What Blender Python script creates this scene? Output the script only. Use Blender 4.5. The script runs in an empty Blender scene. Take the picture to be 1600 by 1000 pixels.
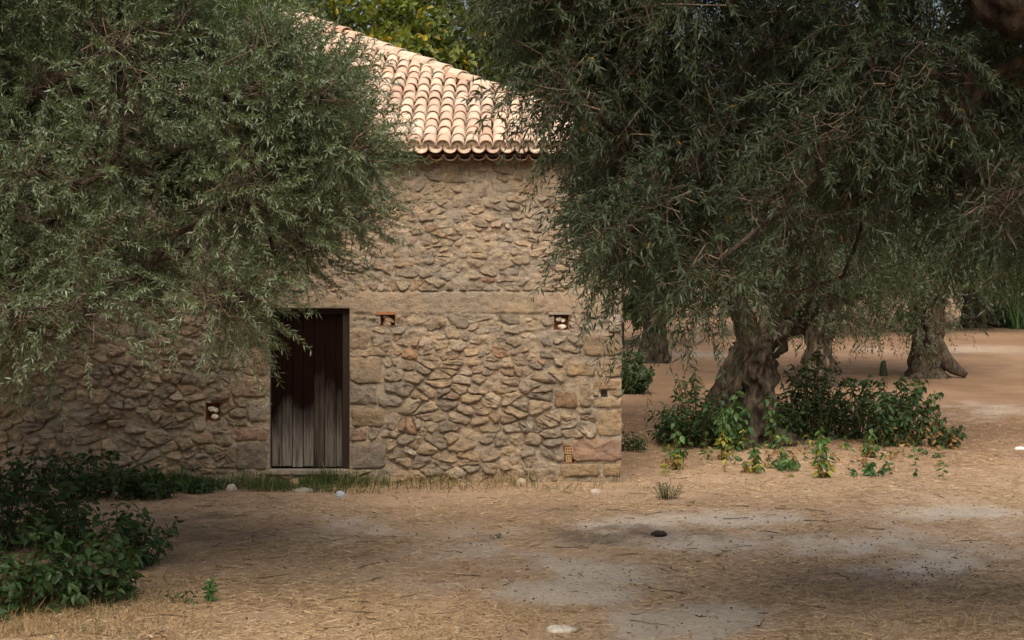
import bpy, math, random
import numpy as np
from mathutils import Vector

# ------------------------------------------------------------------ camera, sky, sun, exposure
scene = bpy.context.scene
C = scene.collection
EYE = 2.1
F = 2222.2                                   # focal length in photo pixels (50 mm on 36 mm, 1600 px wide)
cam_d = bpy.data.cameras.new('camera'); cam = bpy.data.objects.new('camera', cam_d); C.objects.link(cam)
cam.location = (0, 0, EYE); cam.rotation_euler = (math.radians(90), 0, 0)
cam_d.lens = 50; cam_d.sensor_width = 36; cam_d.clip_end = 2000
scene.camera = cam
SUN_DIR = Vector((-0.06, -0.80, 1.0)).normalized()      # towards the sun: behind the camera, high
w = bpy.data.worlds.new('World'); scene.world = w; w.use_nodes = True
nt = w.node_tree; bg = nt.nodes['Background']
sky = nt.nodes.new('ShaderNodeTexSky'); sky.sky_type = 'NISHITA'; sky.sun_disc = False
sky.sun_elevation = math.asin(SUN_DIR.z); sky.sun_rotation = math.atan2(SUN_DIR.x, SUN_DIR.y)
sky.air_density = 1.3; sky.dust_density = 9.0; sky.ozone_density = 0.4
nt.links.new(sky.outputs[0], bg.inputs[0]); bg.inputs[1].default_value = 0.115
sun_d = bpy.data.lights.new('sun', 'SUN'); sun = bpy.data.objects.new('sun', sun_d); C.objects.link(sun)
sun_d.energy = 1.4; sun_d.angle = math.radians(55); sun_d.color = (1.0, 0.94, 0.85)
sun.rotation_euler = SUN_DIR.to_track_quat('Z', 'Y').to_euler(); sun.location = (-5, -8, 14)
scene.view_settings.view_transform = 'Standard'; scene.view_settings.look = 'None'
scene.view_settings.exposure = 0.58; scene.view_settings.gamma = 1.0
scene.cycles.max_bounces = 6; scene.cycles.transparent_max_bounces = 4

# ------------------------------------------------------------------ helpers
rng = np.random.default_rng(11)
def PX(px, py, Y): return np.array([(px - 800) / F * Y, Y, EYE - (py - 500) / F * Y])
def GX(px, py):                                 # a point of the level ground near the camera
    Y = EYE * F / (py - 500); return np.array([(px - 800) / F * Y, Y, 0.0])
def nrm(v): return v / np.maximum(np.linalg.norm(v, axis=-1, keepdims=True), 1e-9)

def _hash(ix, iy, iz, s):
    h = (ix.astype(np.int64) * 374761393 + iy.astype(np.int64) * 668265263 + iz.astype(np.int64) * 2147483647 + s * 974634777) & 0xffffffff
    h = ((h ^ (h >> 13)) * 1274126177) & 0xffffffff
    h = ((h ^ (h >> 16)) * 2246822519) & 0xffffffff
    return ((h ^ (h >> 15)) & 0xffff) / 65535.0
def noise(x, y, z=None, s=0):
    x = np.asarray(x, float); y = np.asarray(y, float)
    if z is None:
        ix, iy = np.floor(x), np.floor(y); fx, fy = x - ix, y - iy; fx = fx * fx * (3 - 2 * fx); fy = fy * fy * (3 - 2 * fy); o = np.zeros(1)
        a = _hash(ix, iy, o, s); b = _hash(ix + 1, iy, o, s); c = _hash(ix, iy + 1, o, s); d = _hash(ix + 1, iy + 1, o, s)
        a = a + (b - a) * fx; c = c + (d - c) * fx; return (a + (c - a) * fy) * 2 - 1
    z = np.asarray(z, float)
    ix, iy, iz = np.floor(x), np.floor(y), np.floor(z); fx, fy, fz = x - ix, y - iy, z - iz
    fx, fy, fz = (f * f * (3 - 2 * f) for f in (fx, fy, fz)); r = 0
    for a in (0, 1):
        for b in (0, 1):
            for c in (0, 1):
                r = r + _hash(ix + a, iy + b, iz + c, s) * (fx if a else 1 - fx) * (fy if b else 1 - fy) * (fz if c else 1 - fz)
    return r * 2 - 1
def fbm(x, y, z=None, s=0, o=3):
    r = 0; a = 1.0; t = 0
    for k in range(o):
        r = r + a * noise(np.asarray(x) * 2**k, np.asarray(y) * 2**k, None if z is None else np.asarray(z) * 2**k, s + k); t += a; a *= .5
    return r / t

def mesh_np(name, v, f, col=None, smooth=True):
    v = np.ascontiguousarray(v, np.float32).reshape(-1, 3); f = np.ascontiguousarray(f, np.int32); k = f.shape[1]
    me = bpy.data.meshes.new(name); me.vertices.add(len(v)); me.vertices.foreach_set('co', v.ravel())
    me.loops.add(f.size); me.loops.foreach_set('vertex_index', f.ravel())
    me.polygons.add(len(f)); me.polygons.foreach_set('loop_start', np.arange(0, f.size, k, dtype=np.int32))
    me.update(calc_edges=True)
    me.polygons.foreach_set('use_smooth', np.full(len(f), smooth, bool))
    if col is not None:
        col = np.asarray(col, np.float32)
        if col.ndim == 1: col = np.tile(col, (len(v), 1))
        c4 = np.ones((len(v), 4), np.float32); c4[:, :3] = col[:, :3]
        at = me.color_attributes.new('col', 'FLOAT_COLOR', 'POINT'); at.data.foreach_set('color', c4.ravel())
    me.update(); return me

class Acc:                                      # collects triangles for ONE mesh
    def __init__(s): s.v = []; s.f = []; s.c = []; s.n = 0
    def add(s, v, f, c=(1, 1, 1)):
        v = np.asarray(v, float).reshape(-1, 3); f = np.asarray(f, int)
        if f.shape[1] == 4: f = np.concatenate([f[:, [0, 1, 2]], f[:, [0, 2, 3]]])
        c = np.asarray(c, float)
        if c.ndim == 1: c = np.tile(c, (len(v), 1))
        s.v.append(v); s.f.append(f + s.n); s.c.append(c); s.n += len(v)
    def mesh(s, name, smooth=True):
        return mesh_np(name, np.concatenate(s.v), np.concatenate(s.f), np.concatenate(s.c), smooth)

def obj(name, me, mat=None, parent=None, loc=None):
    o = bpy.data.objects.new(name, me); C.objects.link(o)
    if mat and me and not me.materials: me.materials.append(mat)
    if parent: o.parent = parent
    if loc is not None: o.location = loc
    return o
def thing(name, label, cat, loc=(0, 0, 0), group=None):
    o = obj(name, None, loc=loc); return tag(o, label, cat, group)
def tag(o, label, cat, group=None):
    o['label'] = label; o['category'] = cat
    if group: o['group'] = group
    return o

BOXF = np.array([[0, 1, 3, 2], [4, 6, 7, 5], [0, 4, 5, 1], [2, 3, 7, 6], [0, 2, 6, 4], [1, 5, 7, 3]])
def box(x0, x1, y0, y1, z0, z1):
    return np.array([[x, y, z] for x in (x0, x1) for y in (y0, y1) for z in (z0, z1)], float), BOXF
def tubes(P, R, sides=3):
    """P (T,n,3) centre lines, R (T,n) radii -> one triangle soup"""
    P = np.asarray(P, float); R = np.asarray(R, float); T, n, _ = P.shape
    t = np.empty_like(P); t[:, 1:-1] = P[:, 2:] - P[:, :-2]; t[:, 0] = P[:, 1] - P[:, 0]; t[:, -1] = P[:, -1] - P[:, -2]; t = nrm(t)
    ref = np.where(np.abs(t[..., 2:3]) > .92, np.array([1., 0, 0]), np.array([0, 0, 1.]))
    a = nrm(np.cross(t, ref)); b = np.cross(t, a)
    an = np.arange(sides) * 2 * np.pi / sides
    v = P[:, :, None] + R[:, :, None, None] * (a[:, :, None] * np.cos(an)[:, None] + b[:, :, None] * np.sin(an)[:, None])
    i = np.arange(T)[:, None, None] * n * sides + np.arange(n - 1)[None, :, None] * sides
    j = np.arange(sides); j2 = (j + 1) % sides
    q = np.stack([i + j, i + j2, i + sides + j2, i + sides + j], -1).reshape(-1, 4)
    return v.reshape(-1, 3), q

# ------------------------------------------------------------------ materials
def new_mat(name, rough=.85, spec=.25):
    m = bpy.data.materials.new(name); m.use_nodes = True; n = m.node_tree.nodes; b = n['Principled BSDF']
    b.inputs['Roughness'].default_value = rough; b.inputs['Specular IOR Level'].default_value = spec
    return m, m.node_tree, b
def nd(t, typ, **kw):
    n = t.nodes.new(typ)
    for k, v in kw.items(): setattr(n, k, v)
    return n
def tex(t, scale, detail=6, rough=.6, coords=None, kind='ShaderNodeTexNoise', stretch=None):
    n = nd(t, kind); n.inputs['Scale'].default_value = scale
    if kind == 'ShaderNodeTexNoise': n.inputs['Detail'].default_value = detail; n.inputs['Roughness'].default_value = rough
    g = nd(t, 'ShaderNodeNewGeometry'); src = g.outputs['Position']
    if stretch:
        mp = nd(t, 'ShaderNodeMapping'); mp.inputs['Scale'].default_value = stretch; t.links.new(src, mp.inputs['Vector']); src = mp.outputs[0]
    t.links.new(src, n.inputs['Vector']); return n
def ramp(t, src, stops):
    r = nd(t, 'ShaderNodeValToRGB'); e = r.color_ramp.elements
    while len(e) < len(stops): e.new(.5)
    for k, (p, c) in enumerate(stops): e[k].position = p; e[k].color = (*c, 1) if len(c) == 3 else c
    t.links.new(src, r.inputs[0]); return r
def mix(t, a, b, fac, mode='MIX'):
    m = nd(t, 'ShaderNodeMix', data_type='RGBA', blend_type=mode)
    for s, i in ((fac, 0), (a, 6), (b, 7)):
        if hasattr(s, 'is_linked'): t.links.new(s, m.inputs[i])
        else: m.inputs[i].default_value = s if i == 0 else (*s, 1)
    return m.outputs[2]
def bump(t, b, src, strength, dist, prev=None):
    n = nd(t, 'ShaderNodeBump'); n.inputs['Strength'].default_value = strength; n.inputs['Distance'].default_value = dist
    t.links.new(src, n.inputs['Height'])
    if prev is not None: t.links.new(prev, n.inputs['Normal'])
    t.links.new(n.outputs[0], b.inputs['Normal']); return n.outputs[0]
def attr(t, name='col'): return nd(t, 'ShaderNodeAttribute', attribute_name=name)

def stone_mat(name, pit=1.0):
    m, t, b = new_mat(name, .92, .15); a = attr(t)
    n1 = tex(t, 9, 8, .7); n2 = tex(t, 55, 5, .7); n3 = tex(t, 2.2, 4, .6)
    c = mix(t, a.outputs[0], ramp(t, n1.outputs[0], [(.3, (.50, .47, .43)), (.5, (1, 1, 1)), (.72, (1.25, 1.12, .92))]).outputs[0], .85, 'MULTIPLY')
    c = mix(t, c, ramp(t, n2.outputs[0], [(.33, (.45, .42, .4)), (.5, (1, 1, 1)), (.7, (1.2, 1.2, 1.2))]).outputs[0], .6, 'MULTIPLY')
    c = mix(t, c, ramp(t, n3.outputs[0], [(.35, (.8, .82, .84)), (.65, (1.1, 1.02, .92))]).outputs[0], .8, 'MULTIPLY')
    t.links.new(c, b.inputs['Base Color'])
    n4 = tex(t, 24, 6, .75, stretch=(1, 1, 1.6)); p = bump(t, b, n1.outputs[0], 1, .06 * pit); p = bump(t, b, n4.outputs[0], 1, .03 * pit, p); bump(t, b, n2.outputs[0], .8, .010 * pit, p)
    return m
M = {}
M['stone'] = stone_mat('rubble_stone'); M['mortar'] = stone_mat('lime_mortar', .7)

def tile_mat():
    m, t, b = new_mat('clay_tile', .85, .2); a = attr(t); oi = nd(t, 'ShaderNodeObjectInfo')
    n1 = tex(t, 7, 6, .65); n2 = tex(t, 70, 4, .6)
    c = mix(t, a.outputs[0], ramp(t, oi.outputs['Random'], [(0, (.86, .8, .76)), (.5, (1, 1, 1)), (1, (1.1, 1.08, 1.04))]).outputs[0], 1, 'MULTIPLY')
    c = mix(t, c, (.36, .31, .25), ramp(t, n1.outputs[0], [(.5, (0, 0, 0)), (.7, (.85, .85, .85))]).outputs[0])
    c = mix(t, c, ramp(t, n2.outputs[0], [(.3, (.7, .68, .66)), (.55, (1.05, 1.05, 1.05))]).outputs[0], .7, 'MULTIPLY')
    t.links.new(c, b.inputs['Base Color']); bump(t, b, n2.outputs[0], .4, .006); return m
M['tile'] = tile_mat()

def leaf_mat(name, under=None, rough=.42, spec=.45, trans=.22):
    m, t, b = new_mat(name, rough, spec); a = attr(t); col = a.outputs[0]
    if under:
        g = nd(t, 'ShaderNodeNewGeometry'); col = mix(t, col, mix(t, col, under, .75), g.outputs['Backfacing'])
    t.links.new(col, b.inputs['Base Color'])
    tr = nd(t, 'ShaderNodeBsdfTranslucent'); t.links.new(mix(t, a.outputs[0], (1.5, 1.6, .6), 1, 'MULTIPLY'), tr.inputs[0])
    mx = nd(t, 'ShaderNodeMixShader'); mx.inputs[0].default_value = trans
    t.links.new(b.outputs[0], mx.inputs[1]); t.links.new(tr.outputs[0], mx.inputs[2])
    t.links.new(mx.outputs[0], t.nodes['Material Output'].inputs['Surface']); return m
M['olive_leaf'] = leaf_mat('olive_leaf', (.17, .215, .15), .38, .5)
M['olive_leaf_shaded'] = leaf_mat('olive_leaf_shaded', (.07, .10, .062), .42, .3)  # copy of the olive leaf with crown shade put into a darker underside
M['broad_leaf'] = leaf_mat('broad_leaf', None, .5, .35, .3)
M['dry'] = leaf_mat('dry_straw', None, .7, .2, .15)

def bark_mat():
    m, t, b = new_mat('olive_bark', .95, .1); a = attr(t)
    n1 = tex(t, 9, 8, .7, stretch=(1, 1, .28)); n2 = tex(t, 45, 5, .7, stretch=(1, 1, .4))
    c = mix(t, a.outputs[0], ramp(t, n1.outputs[0], [(.34, (.18, .16, .14)), (.5, (.8, .78, .75)), (.68, (2.0, 1.9, 1.75))]).outputs[0], 1, 'MULTIPLY')
    c = mix(t, c, ramp(t, n2.outputs[0], [(.3, (.5, .5, .5)), (.6, (1.15, 1.15, 1.15))]).outputs[0], .8, 'MULTIPLY')
    t.links.new(c, b.inputs['Base Color']); p = bump(t, b, n1.outputs[0], 1, .06); bump(t, b, n2.outputs[0], .8, .015, p); return m
M['bark'] = bark_mat()
def wood_mat():
    m, t, b = new_mat('weathered_board', .95, .04); a = attr(t); oi = nd(t, 'ShaderNodeObjectInfo')
    n1 = tex(t, 30, 6, .7, stretch=(1, 1, .05)); n2 = tex(t, 3, 4, .6, stretch=(1, 1, .4))
    g = nd(t, 'ShaderNodeNewGeometry'); sx = nd(t, 'ShaderNodeSeparateXYZ'); t.links.new(g.outputs['Position'], sx.inputs[0])
    # old brown paint left on the upper boards, bare grey wood below a ragged edge
    ma = nd(t, 'ShaderNodeMath', operation='MULTIPLY_ADD'); t.links.new(n2.outputs[0], ma.inputs[0]); ma.inputs[1].default_value = 1.0; t.links.new(sx.outputs[2], ma.inputs[2])
    rd = nd(t, 'ShaderNodeMath', operation='MULTIPLY_ADD'); t.links.new(oi.outputs['Random'], rd.inputs[0]); rd.inputs[1].default_value = .55; t.links.new(ma.outputs[0], rd.inputs[2])
    msk = ramp(t, rd.outputs[0], [(.0, (0, 0, 0)), (1, (1, 1, 1))]); mr = nd(t, 'ShaderNodeMapRange'); t.links.new(rd.outputs[0], mr.inputs[0])
    mr.inputs[1].default_value = 1.3; mr.inputs[2].default_value = 1.95
    grey = mix(t, (.165, .148, .132), ramp(t, n1.outputs[0], [(.32, (.2, .19, .17)), (.52, (1, 1, 1)), (.72, (1.7, 1.7, 1.7))]).outputs[0], 1, 'MULTIPLY')
    grey = mix(t, grey, ramp(t, oi.outputs['Random'], [(0, (.4, .37, .34)), (1, (1.2, 1.2, 1.2))]).outputs[0], 1, 'MULTIPLY')
    paint = mix(t, (.010, .0045, .003), ramp(t, n1.outputs[0], [(.3, (.6, .6, .6)), (.7, (1.3, 1.3, 1.3))]).outputs[0], 1, 'MULTIPLY')
    t.links.new(mix(t, grey, paint, mr.outputs[0]), b.inputs['Base Color']); bump(t, b, n1.outputs[0], .6, .008); return m
M['board'] = wood_mat()
def ground_mat():
    m, t, b = new_mat('dry_ground', .95, .1); a = attr(t)
    n1 = tex(t, 26, 8, .75); n2 = tex(t, 120, 4, .7); n3 = tex(t, 1.3, 6, .65)
    c = mix(t, a.outputs[0], ramp(t, n1.outputs[0], [(.3, (.55, .5, .46)), (.5, (1, 1, 1)), (.7, (1.25, 1.2, 1.15))]).outputs[0], .8, 'MULTIPLY')
    c = mix(t, c, ramp(t, n2.outputs[0], [(.3, (.6, .57, .55)), (.55, (1.05, 1.05, 1.05)), (.75, (1.3, 1.3, 1.3))]).outputs[0], .8, 'MULTIPLY')
    c = mix(t, c, ramp(t, n3.outputs[0], [(.3, (.8, .78, .76)), (.7, (1.15, 1.12, 1.1))]).outputs[0], .8, 'MULTIPLY')
    t.links.new(c, b.inputs['Base Color']); p = bump(t, b, n1.outputs[0], .7, .03); bump(t, b, n2.outputs[0], .7, .012, p); return m
M['ground'] = ground_mat()
def plain_mat(name, rough=.85):
    m, t, b = new_mat(name, rough, .25); a = attr(t); n = tex(t, 40, 5, .65)
    t.links.new(mix(t, a.outputs[0], ramp(t, n.outputs[0], [(.3, (.65, .63, .6)), (.6, (1.1, 1.1, 1.1))]).outputs[0], .8, 'MULTIPLY'), b.inputs['Base Color'])
    bump(t, b, n.outputs[0], .5, .01); return m
M['plain'] = plain_mat('rough_plain')

# ------------------------------------------------------------------ ground
def gz(x, y):
    x = np.asarray(x, float); y = np.asarray(y, float); d = np.maximum(0, y - 22)
    return .045 * d * d / (d + 3) + .05 * fbm(x * .35, y * .35, s=3) * np.clip((y - 3) / 6, 0, 1) * np.clip(1 + (16 - y) / 60, .3, 1) \
        - .03 * np.exp(-((y - 13) / 3) ** 2)
BARE = [(1170, 812, 260, 14, 1), (1090, 848, 200, 16, 1), (1330, 850, 230, 20, .9), (1500, 875, 190, 26, 1.1), (960, 888, 170, 18, .95), (870, 925, 130, 18, .9), (1080, 975, 150, 22, .9), (600, 830, 190, 18, .6),
        (740, 862, 150, 14, .6), (1540, 800, 130, 9, .8), (560, 900, 130, 14, .35), (1250, 770, 60, 5, .3), (1560, 640, 90, 12, .6), (1540, 548, 130, 7, .5), (1340, 548, 140, 5, .3), (1050, 552, 90, 6, .6)]
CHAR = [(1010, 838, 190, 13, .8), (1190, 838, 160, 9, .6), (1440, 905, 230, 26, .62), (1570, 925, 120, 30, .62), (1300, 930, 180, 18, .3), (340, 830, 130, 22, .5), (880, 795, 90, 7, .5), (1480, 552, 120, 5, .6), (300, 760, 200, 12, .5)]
def patches(x, y, lst):
    s = np.zeros_like(x); Y = np.maximum(y, 1); g = gz(x, y); px = 800 + x / Y * F; py = 500 + (EYE - g) / Y * F
    wob = .75 * fbm(x * .9, y * .55, s=21, o=5) + .35 * fbm(x * 4, y * 2.5, s=24, o=3)
    for (cx, cy, rx, ry, a) in lst:
        d = np.sqrt(((px - cx) / rx) ** 2 + ((py - cy) / (ry * 1.45)) ** 2); s = np.maximum(s, a * np.clip(1.25 - d + wob, 0, 1))
    return s
def bare(x, y):
    b = patches(x, y, BARE); return np.clip((b * .9 + .30 * fbm(x * 5, y * 3.2, s=5, o=4) * (b > .02) + .5 * np.clip(fbm(x * .6, y * .45, s=9, o=5) - .12, 0, 1) - .15) * 1.7, 0, 1)
def spaced(lo, a, b, hi, step, grow=1.12):
    mid = list(np.arange(a, b, step)); s = step; p = b; up = []
    while p < hi: up.append(p); s *= grow; p += s
    s = step; p = a - step; dn = []
    while p > lo: dn.append(p); s *= grow; p -= s
    return np.array(dn[::-1] + mid + up)
gx_ = spaced(-220, -6.5, 7, 220, .07); gy_ = spaced(-80, 7.5, 25, 320, .07, 1.08)
XX, YY = np.meshgrid(gx_, gy_); xx = XX.ravel(); yy = YY.ravel()
zz = gz(xx, yy)
bb = bare(xx, yy); cc = patches(xx, yy, CHAR)
near = np.exp(-(yy - 8) / 40)
zz = zz + .012 * fbm(xx * 4, yy * 4, s=31) * (yy < 30) + .006 * noise(xx * 11, yy * 11, s=33) * (yy < 26) - .012 * bb * (yy < 30)
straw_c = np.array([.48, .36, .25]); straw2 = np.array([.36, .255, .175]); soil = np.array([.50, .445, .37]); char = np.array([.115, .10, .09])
k = np.clip(.5 + .9 * fbm(xx * .8, yy * .5, s=14, o=4), 0, 1)[:, None]
gcol = straw_c * k + straw2 * (1 - k)
far_k = np.clip((yy - 19 + 1.5 * fbm(xx * .5, yy * .3, s=19)) / 6, 0, 1)[:, None]; gcol = gcol * (1 - far_k) + gcol * np.array([.66, .60, .56]) * far_k    # redder earth under the grove
gcol = gcol * (1 - bb[:, None]) + soil * bb[:, None]
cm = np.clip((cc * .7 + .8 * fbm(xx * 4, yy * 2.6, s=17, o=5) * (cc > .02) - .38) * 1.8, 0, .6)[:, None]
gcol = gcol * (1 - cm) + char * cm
nx, ny = len(gx_), len(gy_); i = (np.arange(ny - 1)[:, None] * nx + np.arange(nx - 1)).ravel()
gq = np.stack([i, i + 1, i + nx + 1, i + nx], 1)
g_o = obj('ground', mesh_np('ground', np.stack([xx, yy, zz], 1), gq, gcol), M['ground']); g_o['kind'] = 'structure'
def ground_z(x, y): return gz(x, y)

# ------------------------------------------------------------------ the stone house
WY = 18.5; PPM = F / WY
U = lambda px: (px - 800) / PPM
V = lambda py: EYE - (py - 500) / PPM
UR = U(972); HALF = 5.07; UL = UR - 2 * HALF; UC = UR - HALF; YC = WY + HALF; YB = WY + 2 * HALF
VT = 4.17
house = thing('stone_house', 'old rubble stone house with a hipped clay tile roof and a dark plank door', 'house', (UC, WY, 0))
def hp(name, me, mat, parent=None):             # a part of the house: geometry given in world metres
    o = obj(name, me, mat); o.parent = parent or house
    if parent is None: o.location = (-UC, -WY, 0)
    return o

OCH = np.array([.44, .335, .205]); BEI = np.array([.40, .315, .205]); GRY = np.array([.285, .245, .185]); BRN = np.array([.33, .225, .135]); PAL = np.array([.52, .45, .34]); RED = np.array([.40, .17, .08]); PNK = np.array([.42, .295, .215])
MORT = np.array([.395, .34, .27])
OCH, BEI, GRY, BRN, PAL, PNK = (c * np.array([.98, 1.0, 1.1]) for c in (OCH, BEI, GRY, BRN, PAL, PNK))
BLK = [  # dressed blocks at the corner and the door jambs: x0,y0,x1,y1 in the photo, colour
    (950, 490, 972, 519, PAL), (912, 521, 972, 557, OCH), (883, 565, 932, 588, OCH), (944, 562, 972, 590, BEI), (926, 592, 972, 609, OCH), (926, 621, 972, 637, OCH), (926, 610, 937, 620, OCH), (950, 610, 972, 620, OCH), (905, 601, 925, 637, BEI), (865, 611, 904, 638, BRN), (933, 640, 972, 682, OCH),
    (894, 685, 972, 721, PNK), (875, 724, 939, 745, OCH), (941, 724, 972, 745, OCH), (880, 748, 972, 762, BEI), (918, 418, 966, 450, OCH), (926, 382, 972, 414, OCH), (935, 345, 972, 379, BEI), (915, 308, 972, 342, OCH), (938, 275, 972, 305, BEI),
    (696, 258, 738, 287, BEI), (546, 515, 577, 548, BEI * .95), (546, 557, 599, 600, BEI), (546, 602, 590, 633, GRY * 1.1), (547, 636, 604, 667, BEI * .9), (547, 669, 575, 689, PNK * .9), (547, 691, 602, 733, GRY * 1.1),
    (387, 624, 420, 659, PAL * .9), (363, 667, 420, 690, PNK), (368, 692, 420, 735, GRY * 1.1), (362, 590, 420, 621, BEI), (380, 545, 420, 587, BEI), (372, 500, 420, 542, GRY)]
BLKW = [(U(a), V(d), U(c), V(b), col) for a, b, c, d, col in BLK]
DOOR = (U(421), V(735), U(546), V(482))          # u0,v0,u1,v1
BAND = (UL, V(489), UR, V(456))
HOLES = [(U(594), V(509), U(617), V(490)), (U(866), V(515), U(888), V(491)), (U(938), V(621), U(949), V(609)), (U(322), V(657), U(345), V(630)), (U(881), V(724), U(897), V(697))]
def clip(poly, n, d):                            # keep the side n.p <= d
    out = []
    for a, b in zip(poly, poly[1:] + poly[:1]):
        da = a[0] * n[0] + a[1] * n[1] - d; db = b[0] * n[0] + b[1] * n[1] - d
        if da <= 0: out.append(a)
        if (da < 0 < db) or (db < 0 < da):
            s = da / (da - db); out.append((a[0] + (b[0] - a[0]) * s, a[1] + (b[1] - a[1]) * s))
    return out
def rect_clip(poly, s, r, g=0.0):
    u0, v0, u1, v1 = r[0] - g, r[1] - g, r[2] + g, r[3] + g
    gaps = [(u0 - s[0], (1, 0), u0), (s[0] - u1, (-1, 0), -u1), (v0 - s[1], (0, 1), v0), (s[1] - v1, (0, -1), -v1)]
    m = max(gaps, key=lambda q: q[0])
    return clip(poly, m[1], m[2]) if m[0] > 0 else []
def rubble(u0, u1, v0, v1, avoid, seed, size=lambda v: (.27, .15)):
    """cells of a random rubble bond"""
    r = random.Random(seed); seeds = []; v = v0
    while v < v1 + .1:
        su, sv = size(v); u = u0 - r.random() * su
        while u < u1 + .1:
            wdt = su * r.choice((.3, .45, .6, .8, 1.0, 1.2, 1.5, 2.0)); seeds.append((u + wdt / 2 + r.uniform(-.05, .05), v + r.uniform(-.62, .62) * sv))
            if wdt > su * 1.1 and r.random() < .35: seeds.append((u + wdt * r.random(), v + sv * r.uniform(.35, .6)))
            u += wdt
        v += sv
    seeds = [s for s in seeds if not any(a[0] - .02 < s[0] < a[2] + .02 and a[1] - .02 < s[1] < a[3] + .02 for a in avoid)]
    S = np.array(seeds); K = 1.75; cells = []
    for n, s in enumerate(seeds):
        poly = [(u0, v0), (u1, v0), (u1, v1), (u0, v1)]
        d = ((S[:, 0] - s[0]) / K) ** 2 + (S[:, 1] - s[1]) ** 2; near_ = np.argsort(d)[1:32]
        for q in near_:
            o = seeds[q]; nn = ((o[0] - s[0]) / K ** 2, o[1] - s[1])
            poly = clip(poly, nn, nn[0] * (o[0] + s[0]) / 2 + nn[1] * (o[1] + s[1]) / 2)
            if len(poly) < 3: break
        for a in avoid:
            if len(poly) >= 3 and abs(s[0] - (a[0] + a[2]) / 2) < (a[2] - a[0]) / 2 + .7 and abs(s[1] - (a[1] + a[3]) / 2) < (a[3] - a[1]) / 2 + .5: poly = rect_clip(poly, s, a, .004)
        if len(poly) >= 3 and area(poly) < .16: cells.append(poly)
    return cells
def area(p): return abs(sum(a[0] * b[1] - b[0] * a[1] for a, b in zip(p, p[1:] + p[:1]))) / 2
def stone_geo(poly, joint, height, tilt, r, blocky=False, lump=1.0):
    """one stone: uneven outline, domed and pitted face; returns verts in (u, out, v), tris"""
    p = np.array(poly); c = p.mean(0); n = 24 if blocky else 20
    for _ in range(1):                                        # cut the corners
        q = np.roll(p, -1, 0); k = .10 if blocky else r.uniform(.12, .24); p = np.stack([p * (1 - k) + q * k, p * k + q * (1 - k)], 1).reshape(-1, 2)
    e = np.roll(p, -1, 0) - p; L = np.linalg.norm(e, axis=1); cum = np.concatenate([[0], np.cumsum(L)]); tt = np.linspace(0, cum[-1], n, endpoint=False)
    pc = np.vstack([p, p[:1]]); o = np.stack([np.interp(tt, cum, pc[:, 0]), np.interp(tt, cum, pc[:, 1])], 1)
    c = o.mean(0); d = o - c; dl = np.linalg.norm(d, axis=1, keepdims=True); sd = r.randrange(1000)
    wob = (noise(o[:, 0] * 14, o[:, 1] * 14, s=sd) + .7 * noise(o[:, 0] * 37, o[:, 1] * 37, s=sd + 9))[:, None] * (.06 if blocky else .17)
    o = c + d * np.clip(1 - joint / np.maximum(dl, .02) + wob, .35, 1.0)
    d = o - c; half_h = max(np.abs(d[:, 1]).max(), .02)
    rings = [(1.0, -2.2), (1.0, .30 if not blocky else .5), (.90, .85), (.62, 1.0), (.30, 1.0)]
    vs = []
    for s, h in rings:
        q = c + d * s
        z = h * height + (0 if h < 0 else 1) * (-tilt * (q[:, 1] - c[1]) / half_h + lump * (.016 * noise(q[:, 0] * 10, q[:, 1] * 14, s=sd + 3) + .012 * noise(q[:, 0] * 24, q[:, 1] * 30, s=sd + 4) + .007 * noise(q[:, 0] * 55, q[:, 1] * 60, s=sd + 5)))
        vs.append(np.stack([q[:, 0], z, q[:, 1]], 1))
    v = np.vstack(vs + [np.array([[c[0], vs[-1][:, 1].mean(), c[1]]])]); R = len(rings); j = np.arange(n); j2 = (j + 1) % n; f = []
    for a in range(R - 1):
        f += [np.stack([a * n + j, a * n + j2, (a + 1) * n + j2], 1), np.stack([a * n + j, (a + 1) * n + j2, (a + 1) * n + j], 1)]
    f.append(np.stack([(R - 1) * n + j, (R - 1) * n + j2, np.full(n, R * n)], 1))
    return v, np.vstack(f), c
def stone_col(v, r):
    x = r.random(); low = max(0, min(1, (1.9 - v) / 1.2))
    if x < .38: c = BEI
    elif x < .58: c = GRY
    elif x < .74: c = BRN
    elif x < .90: c = OCH
    elif x < .988: c = PAL * .9
    else: c = RED * .5 + BRN * .5
    c = c * .62 + MORT * .40
    return c * r.uniform(.90, 1.20)
r = random.Random(5)
avoid = [b[:4] for b in BLKW] + [DOOR, BAND] + HOLES
cells = rubble(UL, UR, -.12, VT, avoid, 3, lambda v: (.24, .150) if v < 1.35 else (.215, .112))
front = obj('wall_front', None); front.parent = house; front.location = (-UC, -WY, 0)
items = []
for poly in cells:
    v_ = sum(p[1] for p in poly) / len(poly); low = max(0, min(1, (1.9 - v_) / .5))
    a = area(poly)
    if a < .0018 or r.random() < .05 + .07 * (1 - low): continue
    jt = .003 + .007 * r.random() + (1 - low) * (.002 + .020 * r.random() ** 2)
    v, f, c = stone_geo(poly, jt, r.uniform(.010, .040) * (.7 + .5 * low), r.uniform(.004, .020), r, lump=1.0 + .3 * low)
    items.append((a, c, v, f, stone_col(c[1], r)))
for (u0, v0, u1, v1, col) in BLKW:
    e = r.uniform(-.012, .012)
    poly = [(u0 + .005, v0 + r.uniform(0, .015)), (u1 - r.uniform(0, .014), v0 + r.uniform(0, .012)), (u1 - (r.uniform(0, .014) if u1 > UR - .02 else r.uniform(0, .03)), v1 - r.uniform(0, .012)), (u0 + r.uniform(0, .02), v1 - r.uniform(0, .02))]
    v, f, c = stone_geo(poly, .004, r.uniform(.022, .036), r.uniform(0, .006), r, True, .9)
    items.append((9, c, v, f, col * r.uniform(.88, 1.05)))
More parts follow.
